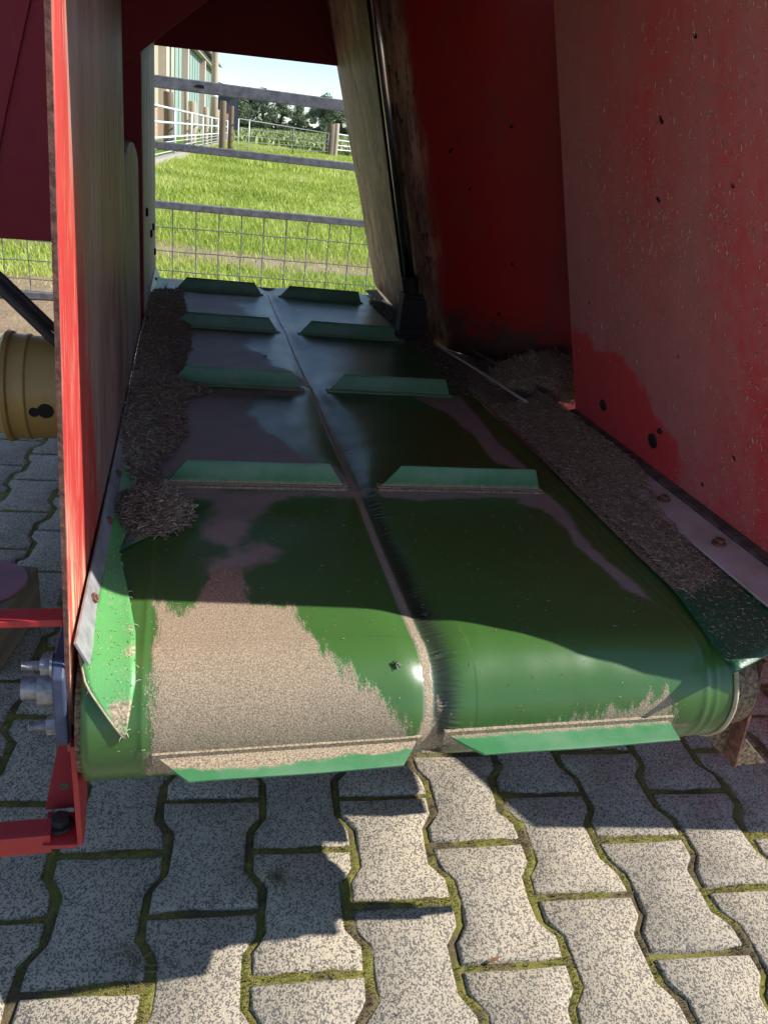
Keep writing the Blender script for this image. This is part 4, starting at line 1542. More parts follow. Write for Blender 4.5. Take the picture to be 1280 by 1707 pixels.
def h_far(x, y):
    w = 0.030 + 0.012 * mnoise.noise((0, y * 6, 8.5))
    d = (0.348 - x) / w
    if d > 1 or d < -0.6:
        return 0
    e = min(1, max(0, (y - 1.5) / 0.25)) * min(1, max(0, (2.5 - y) / 0.2))
    extra = 0.05 * math.exp(-((y - 1.93) / 0.05) ** 2) * max(0, 1 - (0.35 - x) / 0.16)
    return (0.018 * max(0, 1 - abs(d)) + extra * 0.2) * e


heap('chaff_ridge', 'dark chaff ridge along the right belt edge below the black ram', h_far, 0.26, 0.37, 1.45, 2.5, 0.005, 4000, 0.0, 0.7, 0.010, M['chaff'], flow=(-0.3, 1))

# thin scatter: flecks on the right panel, belt, left flap, drips in front of the far wall
def scatter_panel():
    N = 6500
    y = rng.uniform(0.66, 1.325, N)
    z = 0.50 + 0.62 * rng.random(N)
    P = np.stack([0.492 + LEAN * (z - 0.489) - 0.0012, y, z], 1)
    dens = np.array([0.55 + 0.9 * mnoise.noise((a * 5, b * 4, 2)) + 0.9 * (1.15 - a) - 0.9 * abs(b - 0.82) for a, b in zip(y, z)])
    dens += np.where((z < 0.66) & (y > 1.0), -0.9, 0)
    keep = rng.random(N) < np.clip(dens, 0.03, 1)
    P = P[keep]
    m = len(P)
    ang = rng.normal(-0.9, 0.8, m)
    D = np.stack([-LEAN * 0 + LEAN * np.sin(ang), np.cos(ang), np.sin(ang)], 1)
    Nn = np.tile(np.array([[-1, 0, LEAN]]), (m, 1))
    o = pieces(P, D, Nn, rng.gamma(1.3, 0.0017, m) + 0.0009, rng.uniform(0.0006, 0.0015, m), rng.beta(4, 0.8, m), 'straw_flecks', M['chaff_pale'], rp)
    tag(o, kind='stuff')


scatter_panel()


def scatter_belt():
    N = 1000
    x = rng.uniform(-0.33, 0.33, N)
    s = rng.uniform(0.53, 1.25, N) ** 1.0
    V = [loop_point(b, 0.0012 + groove_h(a, b)) for a, b in zip(x, s)]
    P = np.array([(a, v[0], v[1]) for a, v in zip(x, V)])
    ang = rng.uniform(0, PI, N)
    D = np.stack([np.cos(ang), np.sin(ang) * 0.6, np.zeros(N)], 1)
    Nn = np.array([(0, -math.sin(max(0, (YC - b) / RR)), math.cos(max(0, (YC - b) / RR))) for b in s])
    o = pieces(P, D, Nn, rng.gamma(1.2, 0.0009, N) + 0.0005, rng.uniform(0.0003, 0.0008, N), rng.beta(2, 1.8, N), 'sand_specks', M['chaff_pale'], belt)
    tag(o, kind='stuff')
    N = 420
    s = rng.uniform(0.56, 0.95, N)
    t = rng.random(N)
    P = np.array([flap_left(a, b) for a, b in zip(t, s)]) + np.array([0, 0, 0.0018])
    ang = rng.normal(1.2, 0.8, N)
    D = np.stack([np.cos(ang), np.sin(ang), np.zeros(N)], 1)
    o = pieces(P, D, np.tile([[0.0, -0.4, 1.0]], (N, 1)), rng.gamma(1.6, 0.0013, N) + 0.0005, rng.uniform(0.0003, 0.0008, N), rng.beta(2.6, 1.2, N), 'straw_flecks', M['chaff_pale'], fl)
    tag(o, kind='stuff')
    N = 700
    yy = rng.uniform(0.57, 0.80, N)
    t = rng.random(N)
    P = np.array([sheet_right(a, b) for a, b in zip(t, yy)]) + np.array([0, 0, 0.0020])
    ang = rng.uniform(0, PI, N)
    D = np.stack([np.cos(ang), np.sin(ang), np.zeros(N)], 1)
    o = pieces(P, D, np.tile([[0.0, 0.0, 1.0]], (N, 1)), rng.gamma(2.2, 0.0012, N) + 0.0005, rng.uniform(0.0005, 0.0010, N), rng.beta(2.4, 1.3, N), 'straw_flecks', M['chaff_pale'], sr)
    tag(o, kind='stuff')
    # straw caught in front of the roots of the near cleats
    N = 900
    x = np.concatenate([rng.uniform(-0.275, -0.03, N // 2), rng.uniform(0.03, 0.28, N // 2)])
    y = ROWS[0] - 0.006 - np.abs(rng.normal(0, 0.004, N))
    P = np.stack([x, y, np.full(N, ZB + 0.0022)], 1)
    ang = rng.uniform(0, PI, N)
    D = np.stack([np.cos(ang), np.sin(ang), rng.normal(0, .2, N)], 1)
    o = pieces(P, D, np.tile([[0.0, -0.3, 1.0]], (N, 1)), rng.gamma(2.2, 0.0014, N) + 0.0006, rng.uniform(0.0006, 0.0013, N), rng.beta(2, 1.6, N), 'cleat_chaff', M['chaff_pale'], belt)
    tag(o, kind='stuff')


scatter_belt()

# loose straw and a twig tuft on the pavers
n = NT('dry_grass')
M['drygrass'] = n.done(n.mix(n.noise(40, 3), (0.09, 0.075, 0.04), (0.22, 0.18, 0.10)), 0.85)


def tuft(cx, cy, nb, ln, flat, label):
    mb = MB()
    for k in range(nb):
        a = random.uniform(0, 2 * PI)
        l_ = ln * random.uniform(0.5, 1)
        hgt = l_ * (1 - flat) * random.uniform(0.5, 1)
        p0 = Vector((cx + random.gauss(0, 0.004), cy + random.gauss(0, 0.004), 0.001))
        p1 = p0 + Vector((math.cos(a) * l_ * 0.5, math.sin(a) * l_ * 0.5, hgt))
        p2 = p0 + Vector((math.cos(a + 0.4) * l_, math.sin(a + 0.4) * l_, max(0.0015, hgt * 0.5)))
        mb.tube([p0, p1, p2], [0.0007, 0.0006, 0.0003], 4)
    o = mb.build('dry_grass_tuft', M['drygrass'])
    tag(o, label, 'grass tuft')


p = (-0.135, 0.725)
tuft(p[0], p[1], 26, 0.020, 0.55, 'small dark dry grass tuft in the paver joint inside the shadow block')
tuft(-0.315, 0.63, 9, 0.05, 0.93, 'few thin pale straws lying across the shaded pavers at lower left')
mb = MB()
mb.add([(0.118, 0.568, 0.002), (0.124, 0.5645, 0.0045), (0.132, 0.567, 0.005), (0.137, 0.572, 0.0035), (0.129, 0.5715, 0.003), (0.122, 0.571, 0.0025)], [(0, 1, 4, 5), (1, 2, 3, 4)])
o = mb.build('dry_leaf', simple('dry_leaf_brown', (0.22, 0.10, 0.05), (0.30, 0.16, 0.08), 60, 0.7))
so = o.modifiers.new('t', 'SOLIDIFY')
so.thickness = 0.0006
tag(o, 'tiny reddish brown dry leaf in a paver joint', 'leaf')

# crumbs of straw and grit on the pavers
N = 900
x = rng.uniform(-0.75, 0.85, N)
y = rng.uniform(0.42, 1.25, N)
ang = rng.uniform(0, PI, N)
lit = pieces(np.stack([x, y, np.full(N, 0.0014)], 1), np.stack([np.cos(ang), np.sin(ang), np.zeros(N)], 1), np.tile([[0.0, 0.0, 1.0]], (N, 1)),
             rng.gamma(1.3, 0.0016, N) + 0.0008, rng.uniform(0.0006, 0.0014, N), rng.beta(1.2, 2.2, N), 'straw_crumbs', M['chaff'])
tag(lit, 'loose straw crumbs and grit strewn over the pavers', 'litter', kind='stuff')

# wooden block below the jack foot
mb = MB()
mt = Matrix.Translation((-0.64, 1.33, 0)) @ Matrix.Rotation(math.radians(-11), 4, 'Z')
mb.box(-0.09, 0.085, -0.12, 0.10, 0.0, 0.100, mt)
wb = mb.build('wooden_block', M['wood'], bevel=0.004)
tag(wb, 'weathered brown wooden block on the pavers under the faded red jack foot', 'block')

# flies
n = NT('fly_black')
M['fly'] = n.done((0.012, 0.011, 0.012), 0.4)
n = NT('fly_wing')
M['wing'] = n.done((0.20, 0.18, 0.16), 0.3, Alpha=0.75)


def fly(x, s, rot, label, k=1.0):
    y, z = loop_point(s, 0.0002 + groove_h(x, s))
    a = max(0, (YC - s) / RR)
    nn = Vector((0, -math.sin(a), math.cos(a)))
    f_ = Vector((math.cos(rot), math.sin(rot), 0))
    f_ = (f_ - nn * f_.dot(nn)).normalized()
    sd = nn.cross(f_)
    c0 = Vector((x, y, z)) + nn * 0.0022 * k
    root = thing('fly', tuple(c0), label, 'fly', 'flies sitting on the belt')
    mb = MB()
    pr = [(-0.0042, 0.0004), (-0.003, 0.0015), (-0.001, 0.0017), (0.0002, 0.0012), (0.001, 0.0016), (0.0022, 0.0015), (0.003, 0.0008), (0.0034, 0.0013), (0.0043, 0.0012), (0.0049, 0.0003)]
    mb.tube([c0 + f_ * q[0] * k for q in pr], [q[1] * k for q in pr], 10)
    mb.build('body', M['fly'], root, smooth=True)
    for sg in (-1, 1):
        mb = MB()
        w0 = c0 + f_ * 0.0012 * k + nn * 0.0012 * k
        b_ = (-f_ * 0.9 + sd * sg * 0.55).normalized()
        e_ = b_.cross(nn).normalized()
        vs = [w0, w0 + b_ * 0.003 * k + e_ * 0.0011 * k, w0 + b_ * 0.0058 * k + e_ * 0.0009 * k, w0 + b_ * 0.0062 * k, w0 + b_ * 0.004 * k - e_ * 0.0012 * k, w0 + b_ * 0.0015 * k - e_ * 0.0008 * k]
        mb.add(vs, [(0, 1, 2, 3, 4, 5)])
        mb.build('wing', M['wing'], root)
        for q in (-0.001, 0.001, 0.0022):
            mb = MB()
            l0 = c0 + f_ * q * k + sd * sg * 0.001 * k
            mb.tube([l0, l0 + sd * sg * 0.0022 * k + nn * 0.0004 * k + f_ * q * 0.6 * k, l0 + sd * sg * 0.0034 * k - nn * 0.0021 * k + f_ * q * 0.9 * k], 0.00018 * k, 4)
            mb.build('leg', M['fly'], root)


fly(-0.054, 0.602, 2.3, 'fly on the sunlit green belt left of the centre groove')
fly(-0.001, 0.688, 2.8, 'fly sitting on the centre groove at the shadow edge')
fly(-0.088, 1.724, 0.4, 'dark fly on the far left half of the belt by the third cleat row', 1.0)

# ------------------------------------------------------------------ near gate with wire mesh
GY = 4.22
gate = thing('field_gate', (0.2, GY, 0), 'galvanised field gate with wire mesh just beyond the conveyor', 'gate')
GX0, GX1 = -1.75, 2.35


def gz(x, z):
    return z + 0.012 * (x + 0.4)


def grail(z0, z1, th, nm='rail'):
    mb = MB()
    m_ = 14
    prev = None
    vs, fs = [], []
    for i in range(m_ + 1):
        x = GX0 + (GX1 - GX0) * i / m_
        w_ = 0.002 * mnoise.noise((x * 2, z0 * 9, 0))
        for (yy, zz) in ((-th, z0), (-th, z1), (th, z1), (th, z0)):
            vs.append((x, GY + yy, gz(x, zz) + w_))
    for i in range(m_):
        for k in range(4):
            k2 = (k + 1) % 4
            fs.append((i * 4 + k, (i + 1) * 4 + k, (i + 1) * 4 + k2, i * 4 + k2))
    fs += [(0, 1, 2, 3), (m_ * 4 + 3, m_ * 4 + 2, m_ * 4 + 1, m_ * 4)]
    mb.add(vs, fs)
    return mb.build(nm, M['galv'], gate, bevel=0.004)


r1 = grail(1.038, 1.090, 0.018)
grail(0.777, 0.813, 0.016)
grail(0.511, 0.546, 0.016)
grail(0.028, 0.062, 0.018)
mb = MB()
mb.prism([(-0.235, GY - 0.0187, gz(-0.2, 1.060)), (-0.187, GY - 0.0187, gz(-0.2, 1.058)), (-0.187, GY - 0.0187, gz(-0.2, 1.070)), (-0.20, GY - 0.0187, gz(-0.2, 1.073)), (-0.225, GY - 0.0187, gz(-0.2, 1.070))], (0, 0.003, 0))
mb.build('rail_slot', M['hole'], r1)
for x in (GX0 - 0.02, GX1 + 0.02):
    mb = MB().tube([(x, GY, -0.02), (x, GY, 1.15)], 0.03, 16)
    mb.build('end_post', M['galv'], gate, smooth=True)
x = GX0 + 0.06
while x < GX1:
    mb = MB().tube([(x, GY, gz(x, 0.05)), (x + random.uniform(-.004, .004), GY, gz(x, 0.29)), (x, GY, gz(x, 0.52))], 0.0028, 6, cap=False)
    mb.build('wire', M['galv'], gate, smooth=True)
    x += 0.1135
for z in (0.425, 0.31, 0.213, 0.125):
    pts = [(GX0 + (GX1 - GX0) * k / 40, GY - 0.0045, gz(GX0 + (GX1 - GX0) * k / 40, z + random.uniform(-0.002, 0.002))) for k in range(41)]
    mb = MB().tube(pts, 0.0028, 6, cap=False)
    mb.build('wire', M['galv'], gate, smooth=True)

# strip of wind-blown soil in front of the gate
n = NT('sandy_soil')
c = n.mix(n.noise(8, 6, 0.65), (0.24, 0.17, 0.10), (0.42, 0.32, 0.21))
M['soil'] = n.done(c, 0.95, 0, n.bump(n.noise(30, 6, 0.7), 0.8, 0.03), 0.1)
mb = MB()
mb.grid(lambda x, y: (x, y + 0.05 * mnoise.noise((x * 3, 0, 0)) * (y < 3.8), (-0.012 if (y < 3.6 or y > 4.9) else 0.010 + 0.014 * mnoise.noise((x * 5, y * 5, 0)) + 0.018 * mnoise.noise((x * 1.5, y * 1.5, 3)))),
        list(np.arange(-2.6, 2.6, 0.05)), list(np.arange(3.56, 5.0, 0.04)))
soil = tag(mb.build('soil_strip', M['soil'], smooth=True), kind='structure')


# ------------------------------------------------------------------ grass
def grass_mesh(name, N, xf, y0, y1, hmin, hmax, wmin, wmax, mat, label, ypow=1.0, skip=None):
    y = y0 + (y1 - y0) * rng.random(N) ** ypow
    a, b = xf(y)
    x = a + (b - a) * rng.random(N)
    if skip is not None:
        k = rng.random(N) > skip(x, y)
        x, y = x[k], y[k]
        N = len(x)
    z = np.full(N, -0.03)
    hgt = rng.uniform(hmin, hmax, N)
    patch = np.array([mnoise.noise((p * 0.7, q * 0.7, 2)) for p, q in zip(x, y)])
    hgt *= 1 + 0.45 * patch
    w = rng.uniform(wmin, wmax, N)
    ang = rng.uniform(0, 2 * PI, N)
    bx, by = np.cos(ang), np.sin(ang)
    la = ang + PI / 2 + rng.normal(0, 0.6, N)
    lean = hgt * rng.uniform(0.15, 0.9, N)
    lx, ly = np.cos(la) * lean, np.sin(la) * lean
    p0 = np.stack([x - bx * w, y - by * w, z], 1)
    p1 = np.stack([x + bx * w, y + by * w, z], 1)
    p2 = np.stack([x + bx * w * .8 + lx * .4, y + by * w * .8 + ly * .4, z + hgt * .65], 1)
    p3 = np.stack([x - bx * w * .8 + lx * .4, y - by * w * .8 + ly * .4, z + hgt * .65], 1)
    p4 = np.stack([x + bx * w * .15 + lx, y + by * w * .15 + ly, z + hgt], 1)
    p5 = np.stack([x - bx * w * .15 + lx, y - by * w * .15 + ly, z + hgt], 1)
    V = np.stack([p0, p1, p2, p3, p4, p5], 1).reshape(-1, 3)
    base = (np.arange(N) * 6).reshape(-1, 1, 1)
    F = (base + np.array([[0, 1, 2, 3], [3, 2, 4, 5]]).reshape(1, 2, 4)).reshape(-1, 4)
    o = mesh_np(name, V, F, mat)
    set_attr(o, 'tone', np.repeat(np.clip(0.45 + 0.55 * patch + rng.normal(0, 0.22, N), 0, 1), 6))
    tag(o, label, 'grass', kind='stuff')
    return o


n = NT('grass_blade')
c = n.ramp(n.attr('tone'), [(0, (0.26, 0.34, 0.05)), (0.5, (0.45, 0.53, 0.09)), (0.85, (0.58, 0.63, 0.16)), (1, (0.68, 0.66, 0.32))])
dif = n.b
M['grass'] = n.done(c, 0.55, 0, None, 0.3)
tr_ = n.t.nodes.new('ShaderNodeBsdfTranslucent')
n.t.links.new(c, tr_.inputs[0])
mxs = n.t.nodes.new('ShaderNodeMixShader')
mxs.inputs[0].default_value = 0.4
n.t.links.new(n.b.outputs[0], mxs.inputs[1])
n.t.links.new(tr_.outputs[0], mxs.inputs[2])
n.t.links.new(mxs.outputs[0], n.out.inputs[0])


def xspan(y):
    return -0.16 * y - 1.0, 0.26 * y + 0.6


def bare(x, y):
    yy = y + 0.9 * np.sin(x * 0.9) * 0.3
    t = np.exp(-((yy - 6.45) / 0.55) ** 2) * 0.97
    t = np.maximum(t, np.where(y < 4.75, 0.80, 0))
    return t


grass_mesh('grass', 52000, xspan, 4.4, 9.5, 0.022, 0.075, 0.0020, 0.0042, M['grass'], 'bright green grass of the paddock just beyond the gate', 1.15, bare)
grass_mesh('grass', 60000, xspan, 9.5, 22, 0.04, 0.11, 0.004, 0.008, M['grass'], 'bright green grass in the middle of the paddock', 1.0)
grass_mesh('grass', 50000, lambda y: (0.075 * y - 2.0, 0.26 * y + 1), 22, 60, 0.07, 0.18, 0.008, 0.016, M['grass'], 'green grass at the far end of the paddock by the far gate', 0.9)
# crop field beyond the far gate
n = NT('crop_leaf')
c = n.ramp(n.attr('tone'), [(0, (0.12, 0.19, 0.05)), (0.5, (0.24, 0.30, 0.09)), (1, (0.38, 0.40, 0.17))])
M['crop'] = n.done(c, 0.6, 0, None, 0.3)
crop = grass_mesh('crop_field', 45000, lambda y: (0.04 * y - 3, 0.30 * y + 3), 52, 170, 0.15, 0.55, 0.06, 0.14, M['crop'], 'pale green crop field beyond the far gate', 1.0)
cv_ = crop.data
co = np.empty(len(cv_.vertices) * 3, dtype=np.float32)
cv_.vertices.foreach_get('co', co)
co = co.reshape(-1, 3)
co[:, 2] += np.array([terrain(a, b) for a, b in zip(co[:, 0], co[:, 1])])
cv_.vertices.foreach_set('co', co.ravel())

# ------------------------------------------------------------------ left fence of the paddock
F0 = np.array([-0.784 - 0.092 * 7, 12.2])
FD = np.array([0.0915, 1.0])
fence = thing('paddock_fence', (float(F0[0]), float(F0[1]), 0), 'pale metal hurdle fence running along the left side of the paddock', 'fence')


def fpt(t, z, off=0.0):
    return (F0[0] + FD[0] * t + off, F0[1] + FD[1] * t, z)


FL_ = 43.0
for z in (1.10, 0.80, 0.50):
    mb = MB().tube([fpt(0, z), fpt(FL_, z)], 0.024, 8)
    mb.build('rail', M['galv_pale'], fence, smooth=True)
for z in (0.40, 0.29, 0.19, 0.10):
    mb = MB().tube([fpt(0, z), fpt(FL_, z)], 0.009, 5)
    mb.build('wire', M['galv_pale'], fence)
mb = MB().box(0, 1, 0, 1, 0, 1)
t = 0.4
while t < FL_:
    mb = MB().tube([fpt(t, -0.03), fpt(t, 1.13)], 0.034, 8)
    mb.build('post', M['galv_pale'], fence, smooth=True)
    t += 4.6
n = NT('kerb_concrete')
M['kerb'] = n.done(n.mix(n.noise(3, 4), (0.26, 0.24, 0.21), (0.38, 0.35, 0.30)), 0.9)
mb = MB()
a, b = Vector(fpt(-4, -0.03)), Vector(fpt(FL_, -0.03))
mb.prism([a + Vector((-0.12, 0, 0)), a + Vector((0.05, 0, 0)), a + Vector((0.05, 0, 0.14)), a + Vector((-0.12, 0, 0.14))], b - a)
kerb = tag(mb.build('kerb', M['kerb']), kind='structure')

n = NT('old_timber')
M['timber'] = n.done(n.mix(n.noise(6, 5, 0.6, vec=n.obj((2, 2, 0.3))), (0.10, 0.07, 0.05), (0.24, 0.18, 0.13)), 0.9)
n = NT('pale_timber')
M['timber_pale'] = n.done(n.mix(n.noise(6, 5, 0.6, vec=n.obj((2, 2, 0.3))), (0.30, 0.25, 0.18), (0.48, 0.42, 0.33)), 0.9)
for (t, off, r, h, mt, lab) in ((15.0, -0.75, 0.16, 1.60, 'timber', 'thick dark timber post behind the hurdle fence, nearest of the row'),
                                (16.2, -0.35, 0.07, 1.80, 'timber_pale', 'slim pale leaning timber post beside the thick dark post'),
                                (21.5, -0.60, 0.17, 1.55, 'timber_pale', 'thick pale timber post behind the hurdle fence, middle of the row'),
                                (27.0, -0.5, 0.13, 1.5, 'timber_pale', 'pale timber post just left of the tall pole base'),
                                (33.5, -0.40, 0.20, 1.55, 'timber_pale', 'short pale timber post right of the tall pole'),
                                (39.0, -0.25, 0.22, 1.50, 'timber', 'dark timber post near the far end of the hurdle fence')):
    x, y, z = fpt(t, 0, off)
    mb = MB().tube([(x, y, -0.03), (x + 0.02, y, h * 0.5), (x, y, h - 0.04), (x, y, h)], [r, r * 0.98, r * 0.95, r * 0.85], 12)
    o = mb.build('timber_post', M[mt], autosmooth=50)
    tag(o, lab, 'post', 'timber posts behind the hurdle fence')

# tall pole
x, y, z = fpt(30.5, 0, -0.35)
pole = thing('utility_pole', (x, y, -0.03), 'tall pale round pole rising beside the barn', 'pole')
mb = MB().tube([(x, y, -0.03), (x, y, 2.2), (x, y, 11)], [0.20, 0.17, 0.13], 16)
mb.build('shaft', M['timber_pale'], pole, smooth=True)
mb = MB().tube([(x, y, 2.0), (x, y, 2.12)], 0.18, 16)
mb.build('band', M['galv_pale'], pole, smooth=True)

# far gate with posts
g0, g1 = Vector((1.55, 31.5, 0)), Vector((7.5, 47.5, 0))
fg = thing('far_gate', (g0.x, g0.y, 0), 'long grey tube gate across the far end of the paddock', 'gate')
for z in (1.16, 0.86, 0.62, 0.42, 0.24):
    mb = MB().tube([g0 + Vector((0, 0, z)), g1 + Vector((0, 0, z))], 0.024 if z > 1 else 0.012, 8)
    mb.build('rail', M['galv'], fg, smooth=True)
for k in (0.0, 0.08, 0.5, 0.985):
    p = g0.lerp(g1, k)
    mb = MB().tube([p, p + Vector((0, 0, 1.16))], 0.022, 8)
    mb.build('upright', M['galv_pale'] if k < 0.2 else M['galv'], fg, smooth=True)
g2 = Vector((11.5, 56.5, 0))
fg2 = thing('far_gate', (g1.x + 0.5, g1.y + 1, 0), 'short pale gate right of the far gate post', 'gate')
for z in (1.2, 0.88, 0.6, 0.36):
    mb = MB().tube([g1 + Vector((0.5, 1.2, z)), g2 + Vector((0, 0, z))], 0.034, 8)
    mb.build('rail', M['galv_pale'], fg2, smooth=True)
for k in (0.03, 0.97):
    p = (g1 + Vector((0.5, 1.2, 0))).lerp(g2, k)
    mb = MB().tube([p, p + Vector((0, 0, 1.22))], 0.034, 8)
    mb.build('upright', M['galv_pale'], fg2, smooth=True)
for (px_, py_, r, h, mt, lab) in ((0.98, 31.3, 0.12, 1.66, 'timber', 'dark thick timber gate post at the end of the hurdle fence'),
                                  (1.30, 31.9, 0.10, 1.55, 'timber', 'reddish timber gate post carrying the far gate'),
                                  (7.62, 47.9, 0.24, 1.68, 'timber', 'thick timber post between the two far gates'),
                                  (8.05, 48.6, 0.17, 1.74, 'timber_pale', 'grey post on the right of the thick far gate post')):
    mb = MB().tube([(px_, py_, -0.03), (px_, py_, h * 0.6), (px_, py_, h - 0.03), (px_, py_, h)], [r, r * 0.97, r * 0.95, r * 0.85], 14)
    tag(mb.build('gate_post', M[mt], autosmooth=50), lab, 'post', 'far gate posts')

# ------------------------------------------------------------------ barn along the left
def bpt(t, z, off=0.0):
    # wall line parallel to the hurdle fence
    return Vector((-3.2 + 0.0915 * (t - 19) + off, t, z))


BA, BB = 24.0, 73.0
barn = thing('barn', tuple(bpt(48, 0)), 'long barn with green and yellow wall panels left of the paddock', 'barn')
n = NT('barn_brick')
br = n.t.nodes.new('ShaderNodeTexBrick')
br.inputs['Scale'].default_value = 4
br.inputs['Color1'].default_value = (0.42, 0.22, 0.14, 1)
br.inputs['Color2'].default_value = (0.50, 0.29, 0.20, 1)
br.inputs['Mortar'].default_value = (0.5, 0.42, 0.34, 1)
n.t.links.new(n.obj((1, 1, 1), (0, 0, 0), (PI / 2, 0, PI / 2)), br.inputs['Vector'])
M['brick'] = n.done(br.outputs[0], 0.9)
n = NT('green_sheet')
s = n.sep()
M['gsheet'] = n.done(n.mix(n.noise(1.2, 4), (0.22, 0.32, 0.28), (0.30, 0.40, 0.35)), 0.6, 0, n.bump(n.math('SINE', n.math('MULTIPLY', s[1], 40)), 0.4, 0.03))
n = NT('yellow_glazing')
M['yglass'] = n.done(n.mix(n.noise(0.9, 5), (0.36, 0.34, 0.22), (0.50, 0.47, 0.33)), 0.35)
n = NT('pinkish_column')
M['column'] = n.done(n.mix(n.noise(4, 3), (0.50, 0.40, 0.33), (0.60, 0.49, 0.40)), 0.8)
n = NT('barn_trim')
M['trim'] = n.done((0.42, 0.37, 0.26), 0.7)
n = NT('roof_sheet')
M['roof'] = n.done(n.mix(n.noise(1, 4), (0.16, 0.15, 0.14), (0.24, 0.22, 0.20)), 0.85)
EH = 5.05


def wallbox(t0, t1, z0, z1, d0, d1, nm, mat, par=None):
    mb = MB()
    a, b = bpt(t0, z0), bpt(t1, z0)
    mb.prism([a + Vector((d0, 0, 0)), a + Vector((d1, 0, 0)), a + Vector((d1, 0, z1 - z0)), a + Vector((d0, 0, z1 - z0))], b - a)
    return mb.build(nm, mat, par if par is not None else barn)


wallbox(BA, BB, -0.03, EH, -0.35, -0.10, 'wall', M['brick'])
panels = [(24.3, 32.5, 1.1, 'yglass'), (33.1, 38.6, 1.25, 'yglass'), (39.4, 44.8, 1.25, 'yglass'), (44.9, 48.4, 0.0, 'gsheet'), (49.3, 60.6, 0.0, 'gsheet'), (61.8, 72.5, 0.0, 'gsheet')]
for (t0, t1, z0, mt) in panels:
    pn_ = wallbox(t0, t1, z0, EH - 0.45, -0.10, -0.04, 'wall_panel', M[mt])
    k = t0
    while k < t1 - 0.3:
        wallbox(k, k + 0.07, z0, EH - 0.45, -0.039, 0.0, 'panel_rib', M['trim'] if mt == 'yglass' else M['gsheet'], pn_)
        k += 1.8
for t0 in (32.6, 38.75, 48.5, 60.8):
    wallbox(t0, t0 + 0.75, -0.03, EH - 0.1, -0.10, 0.28, 'column', M['column'])
wallbox(BA, BB, EH - 0.40, EH - 0.12, -0.10, 0.35, 'eaves_board', M['trim'])
mb = MB()
a, b = bpt(BA - 0.5, EH - 0.05), bpt(BB + 0.5, EH - 0.05)
mb.prism([a + Vector((0.7, 0, 0)), a + Vector((0.7, 0, 0.12)), a + Vector((-9, 0, 2.9)), a + Vector((-9, 0, 2.75))], b - a)
mb.build('roof', M['roof'], barn)
# dark shed behind
n = NT('dark_cladding')
M['dark'] = n.done(n.mix(n.noise(1, 3), (0.05, 0.06, 0.075), (0.075, 0.085, 0.10)), 0.7)
sh = thing('shed', (4.5, 98, 0), 'dark grey clad shed at the far end of the barn', 'shed')
mb = MB().box(-6, 5.15, 95, 112, -0.03, 4.2)
mb.build('wall', M['dark'], sh)
mb = MB().prism([(-6.3, 94.6, 4.2), (5.4, 94.6, 4.2), (5.4, 94.6, 4.35), (-0.5, 94.6, 5.6), (-6.3, 94.6, 4.35)], (0, 18, 0))
mb.build('roof', M['roof'], sh)

# ------------------------------------------------------------------ trees
n = NT('tree_leaf')
c = n.ramp(n.attr('tone'), [(0, (0.085, 0.12, 0.07)), (0.5, (0.145, 0.195, 0.105)), (1, (0.23, 0.28, 0.15))])
M['leaf'] = n.done(c, 0.6, 0, None, 0.3)
n = NT('bark')
M['bark'] = n.done(n.mix(n.noise(3, 5), (0.06, 0.045, 0.03), (0.14, 0.11, 0.08)), 0.9)


def tree_variant(seed, H, Rw):
    r = np.random.default_rng(seed)
    rr = random.Random(seed)
    tr = MB()
    tr.tube([(0, 0, -0.3), (0.1, 0, H * 0.15), (0.0, 0.1, H * 0.4), (0.1, 0, H * 0.8)], [H * 0.035, H * 0.028, H * 0.02, H * 0.006], 8)
    clumps = []
    for k in range(40):
        a = rr.uniform(0, 2 * PI)
        zz = rr.uniform(0.10, 0.95)
        prof = math.sin(PI * min(1, max(0.06, (zz - 0.02) / 1.0)) ** 0.8)
        rad = Rw * prof * rr.uniform(0.25, 0.95)
        c = np.array([math.cos(a) * rad, math.sin(a) * rad, zz * H])
        clumps.append((c, Rw * rr.uniform(0.20, 0.36)))
        if k % 4 == 0:
            tr.tube([(0.05, 0, H * rr.uniform(0.2, 0.5)), tuple(c * 0.6 + np.array([0, 0, H * 0.16])), tuple(c)], [H * 0.012, H * 0.008, H * 0.003], 5)
    Ps, Ts = [], []
    for c, rad in clumps:
        m = 230
        d = r.normal(0, 1, (m, 3))
        d /= np.linalg.norm(d, axis=1, keepdims=True)
        q = c + d * rad * r.uniform(0.55, 1.05, (m, 1)) * np.array([1.15, 1.15, 0.8])
        Ps.append(q)
        Ts.append(np.clip(0.45 + r.normal(0, 0.2, m) + 0.15 * rr.uniform(-1, 1), 0, 1))
    P = np.vstack(Ps)
    T = np.concatenate(Ts)
    m = len(P)
    d1 = r.normal(0, 1, (m, 3))
    d1 /= np.linalg.norm(d1, axis=1, keepdims=True)
    d2 = np.cross(d1, r.normal(0, 1, (m, 3)))
    d2 /= np.linalg.norm(d2, axis=1, keepdims=True)
    sz = H * r.uniform(0.012, 0.026, (m, 1))
    V = np.stack([P - d1 * sz, P + d2 * sz * 0.6, P + d1 * sz, P - d2 * sz * 0.6], 1).reshape(-1, 3)
    F = np.arange(len(V)).reshape(-1, 4)
    return tr, V, F, np.repeat(T, 4)


variants = [tree_variant(3, 9.5, 4.2), tree_variant(8, 8.6, 4.4), tree_variant(21, 9.0, 3.9)]
TM = []
for k, (tr, V, F, T) in enumerate(variants):
    o = mesh_np('crown', V, F, M['leaf'])
    set_attr(o, 'tone', T)
    me_c = o.data
    bpy.data.objects.remove(o)
    ot = tr.build('trunk', M['bark'], smooth=True)
    me_t = ot.data
    bpy.data.objects.remove(ot)
    TM.append((me_c, me_t))
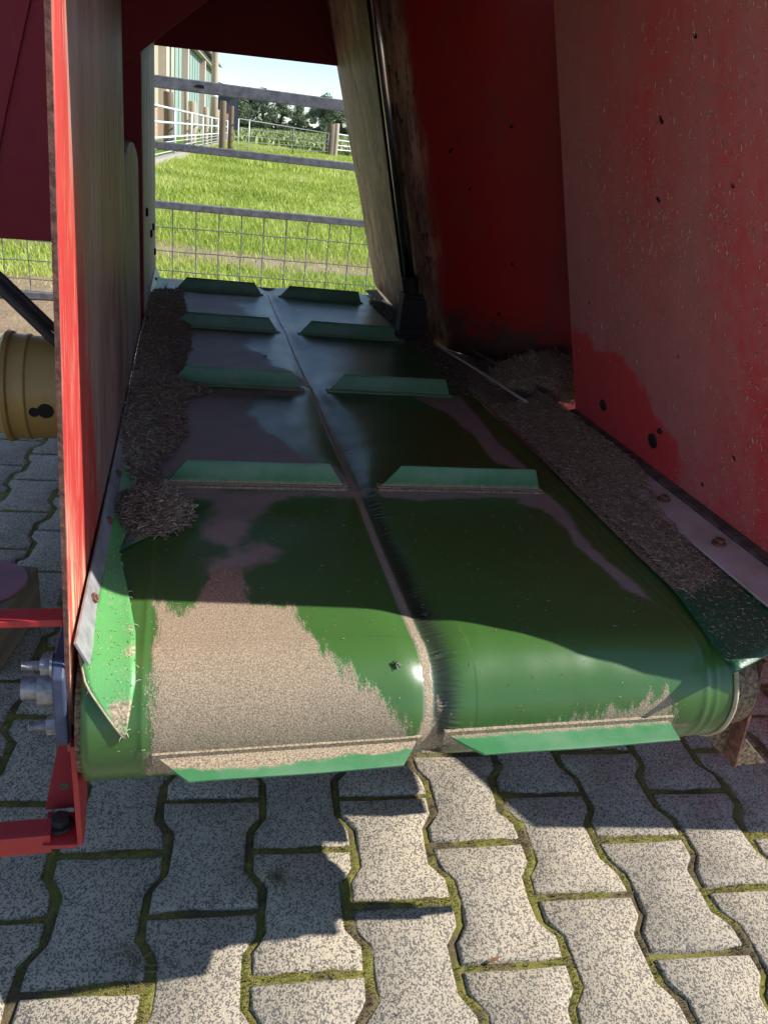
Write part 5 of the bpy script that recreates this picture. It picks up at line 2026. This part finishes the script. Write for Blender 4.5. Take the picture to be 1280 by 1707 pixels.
# (x, y, scale, variant, label)
trees = [(5.4, 176, 0.80, 0, 'leftmost tree of the far line, beside the dark shed'),
         (10.2, 180, 0.84, 1, 'rounded tree second from the dark shed'),
         (14.6, 174, 0.78, 2, 'tree third from the dark shed, with a slightly open crown'),
         (18.6, 178, 0.70, 0, 'lower tree just left of the dip in the tree line'),
         (22.4, 181, 0.60, 1, 'low tree standing in the dip of the tree line'),
         (26.6, 173, 0.78, 2, 'broad full tree right of the dip in the tree line'),
         (31.0, 178, 0.76, 1, 'tree next to the broad full tree, towards the beige wall'),
         (35.6, 176, 0.66, 0, 'lower tree above the thick far gate post'),
         (40.2, 172, 0.74, 2, 'dark tree nearest the beige wall edge on the right'),
         (45.0, 175, 0.80, 1, 'tree half hidden behind the beige wall on the right'),
         (50.0, 178, 0.80, 0, 'rightmost tree behind the beige wall'),
         (12.4, 188, 0.8, 2, 'tree showing behind the second and third trees from the shed'),
         (29.0, 190, 0.78, 0, 'tree standing behind the broad full tree'),
         (0.5, 182, 0.8, 2, 'tree behind the dark shed roof')]
for k, (x, y, sc, vi, lab) in enumerate(trees):
    z = terrain(x, y) - 0.03
    root = thing('tree', (x, y, z), lab, 'tree', 'trees along the far field edge')
    root.rotation_euler = (0, 0, k * 1.3)
    root.scale = (sc, sc, sc * (0.95 + 0.1 * (k % 3) / 2))
    for nm, me in (('crown', TM[vi][0]), ('trunk', TM[vi][1])):
        c_ = bpy.data.objects.new(nm, me)
        COL.objects.link(c_)
        c_.parent = root
# hedge at the foot of the trees
hv, ht = [], []
for k in range(9000):
    x = rng.uniform(-8, 60)
    y = rng.uniform(180, 186)
    hv.append((x, y, terrain(x, y) + rng.uniform(0, 3.0) * (0.7 + 0.3 * math.sin(x * 0.9))))
hv = np.array(hv)
d1 = rng.normal(0, 1, hv.shape)
d1 /= np.linalg.norm(d1, axis=1, keepdims=True)
d2 = np.cross(d1, rng.normal(0, 1, hv.shape))
d2 /= np.linalg.norm(d2, axis=1, keepdims=True)
V = np.stack([hv - d1 * .28, hv + d2 * .18, hv + d1 * .28, hv - d2 * .18], 1).reshape(-1, 3)
hedge = mesh_np('hedge', V, np.arange(len(V)).reshape(-1, 4), M['leaf'])
set_attr(hedge, 'tone', np.repeat(np.clip(rng.normal(0.3, 0.15, len(hv)), 0, 1), 4))
tag(hedge, 'low dark undergrowth along the foot of the far trees', 'hedge', kind='stuff')
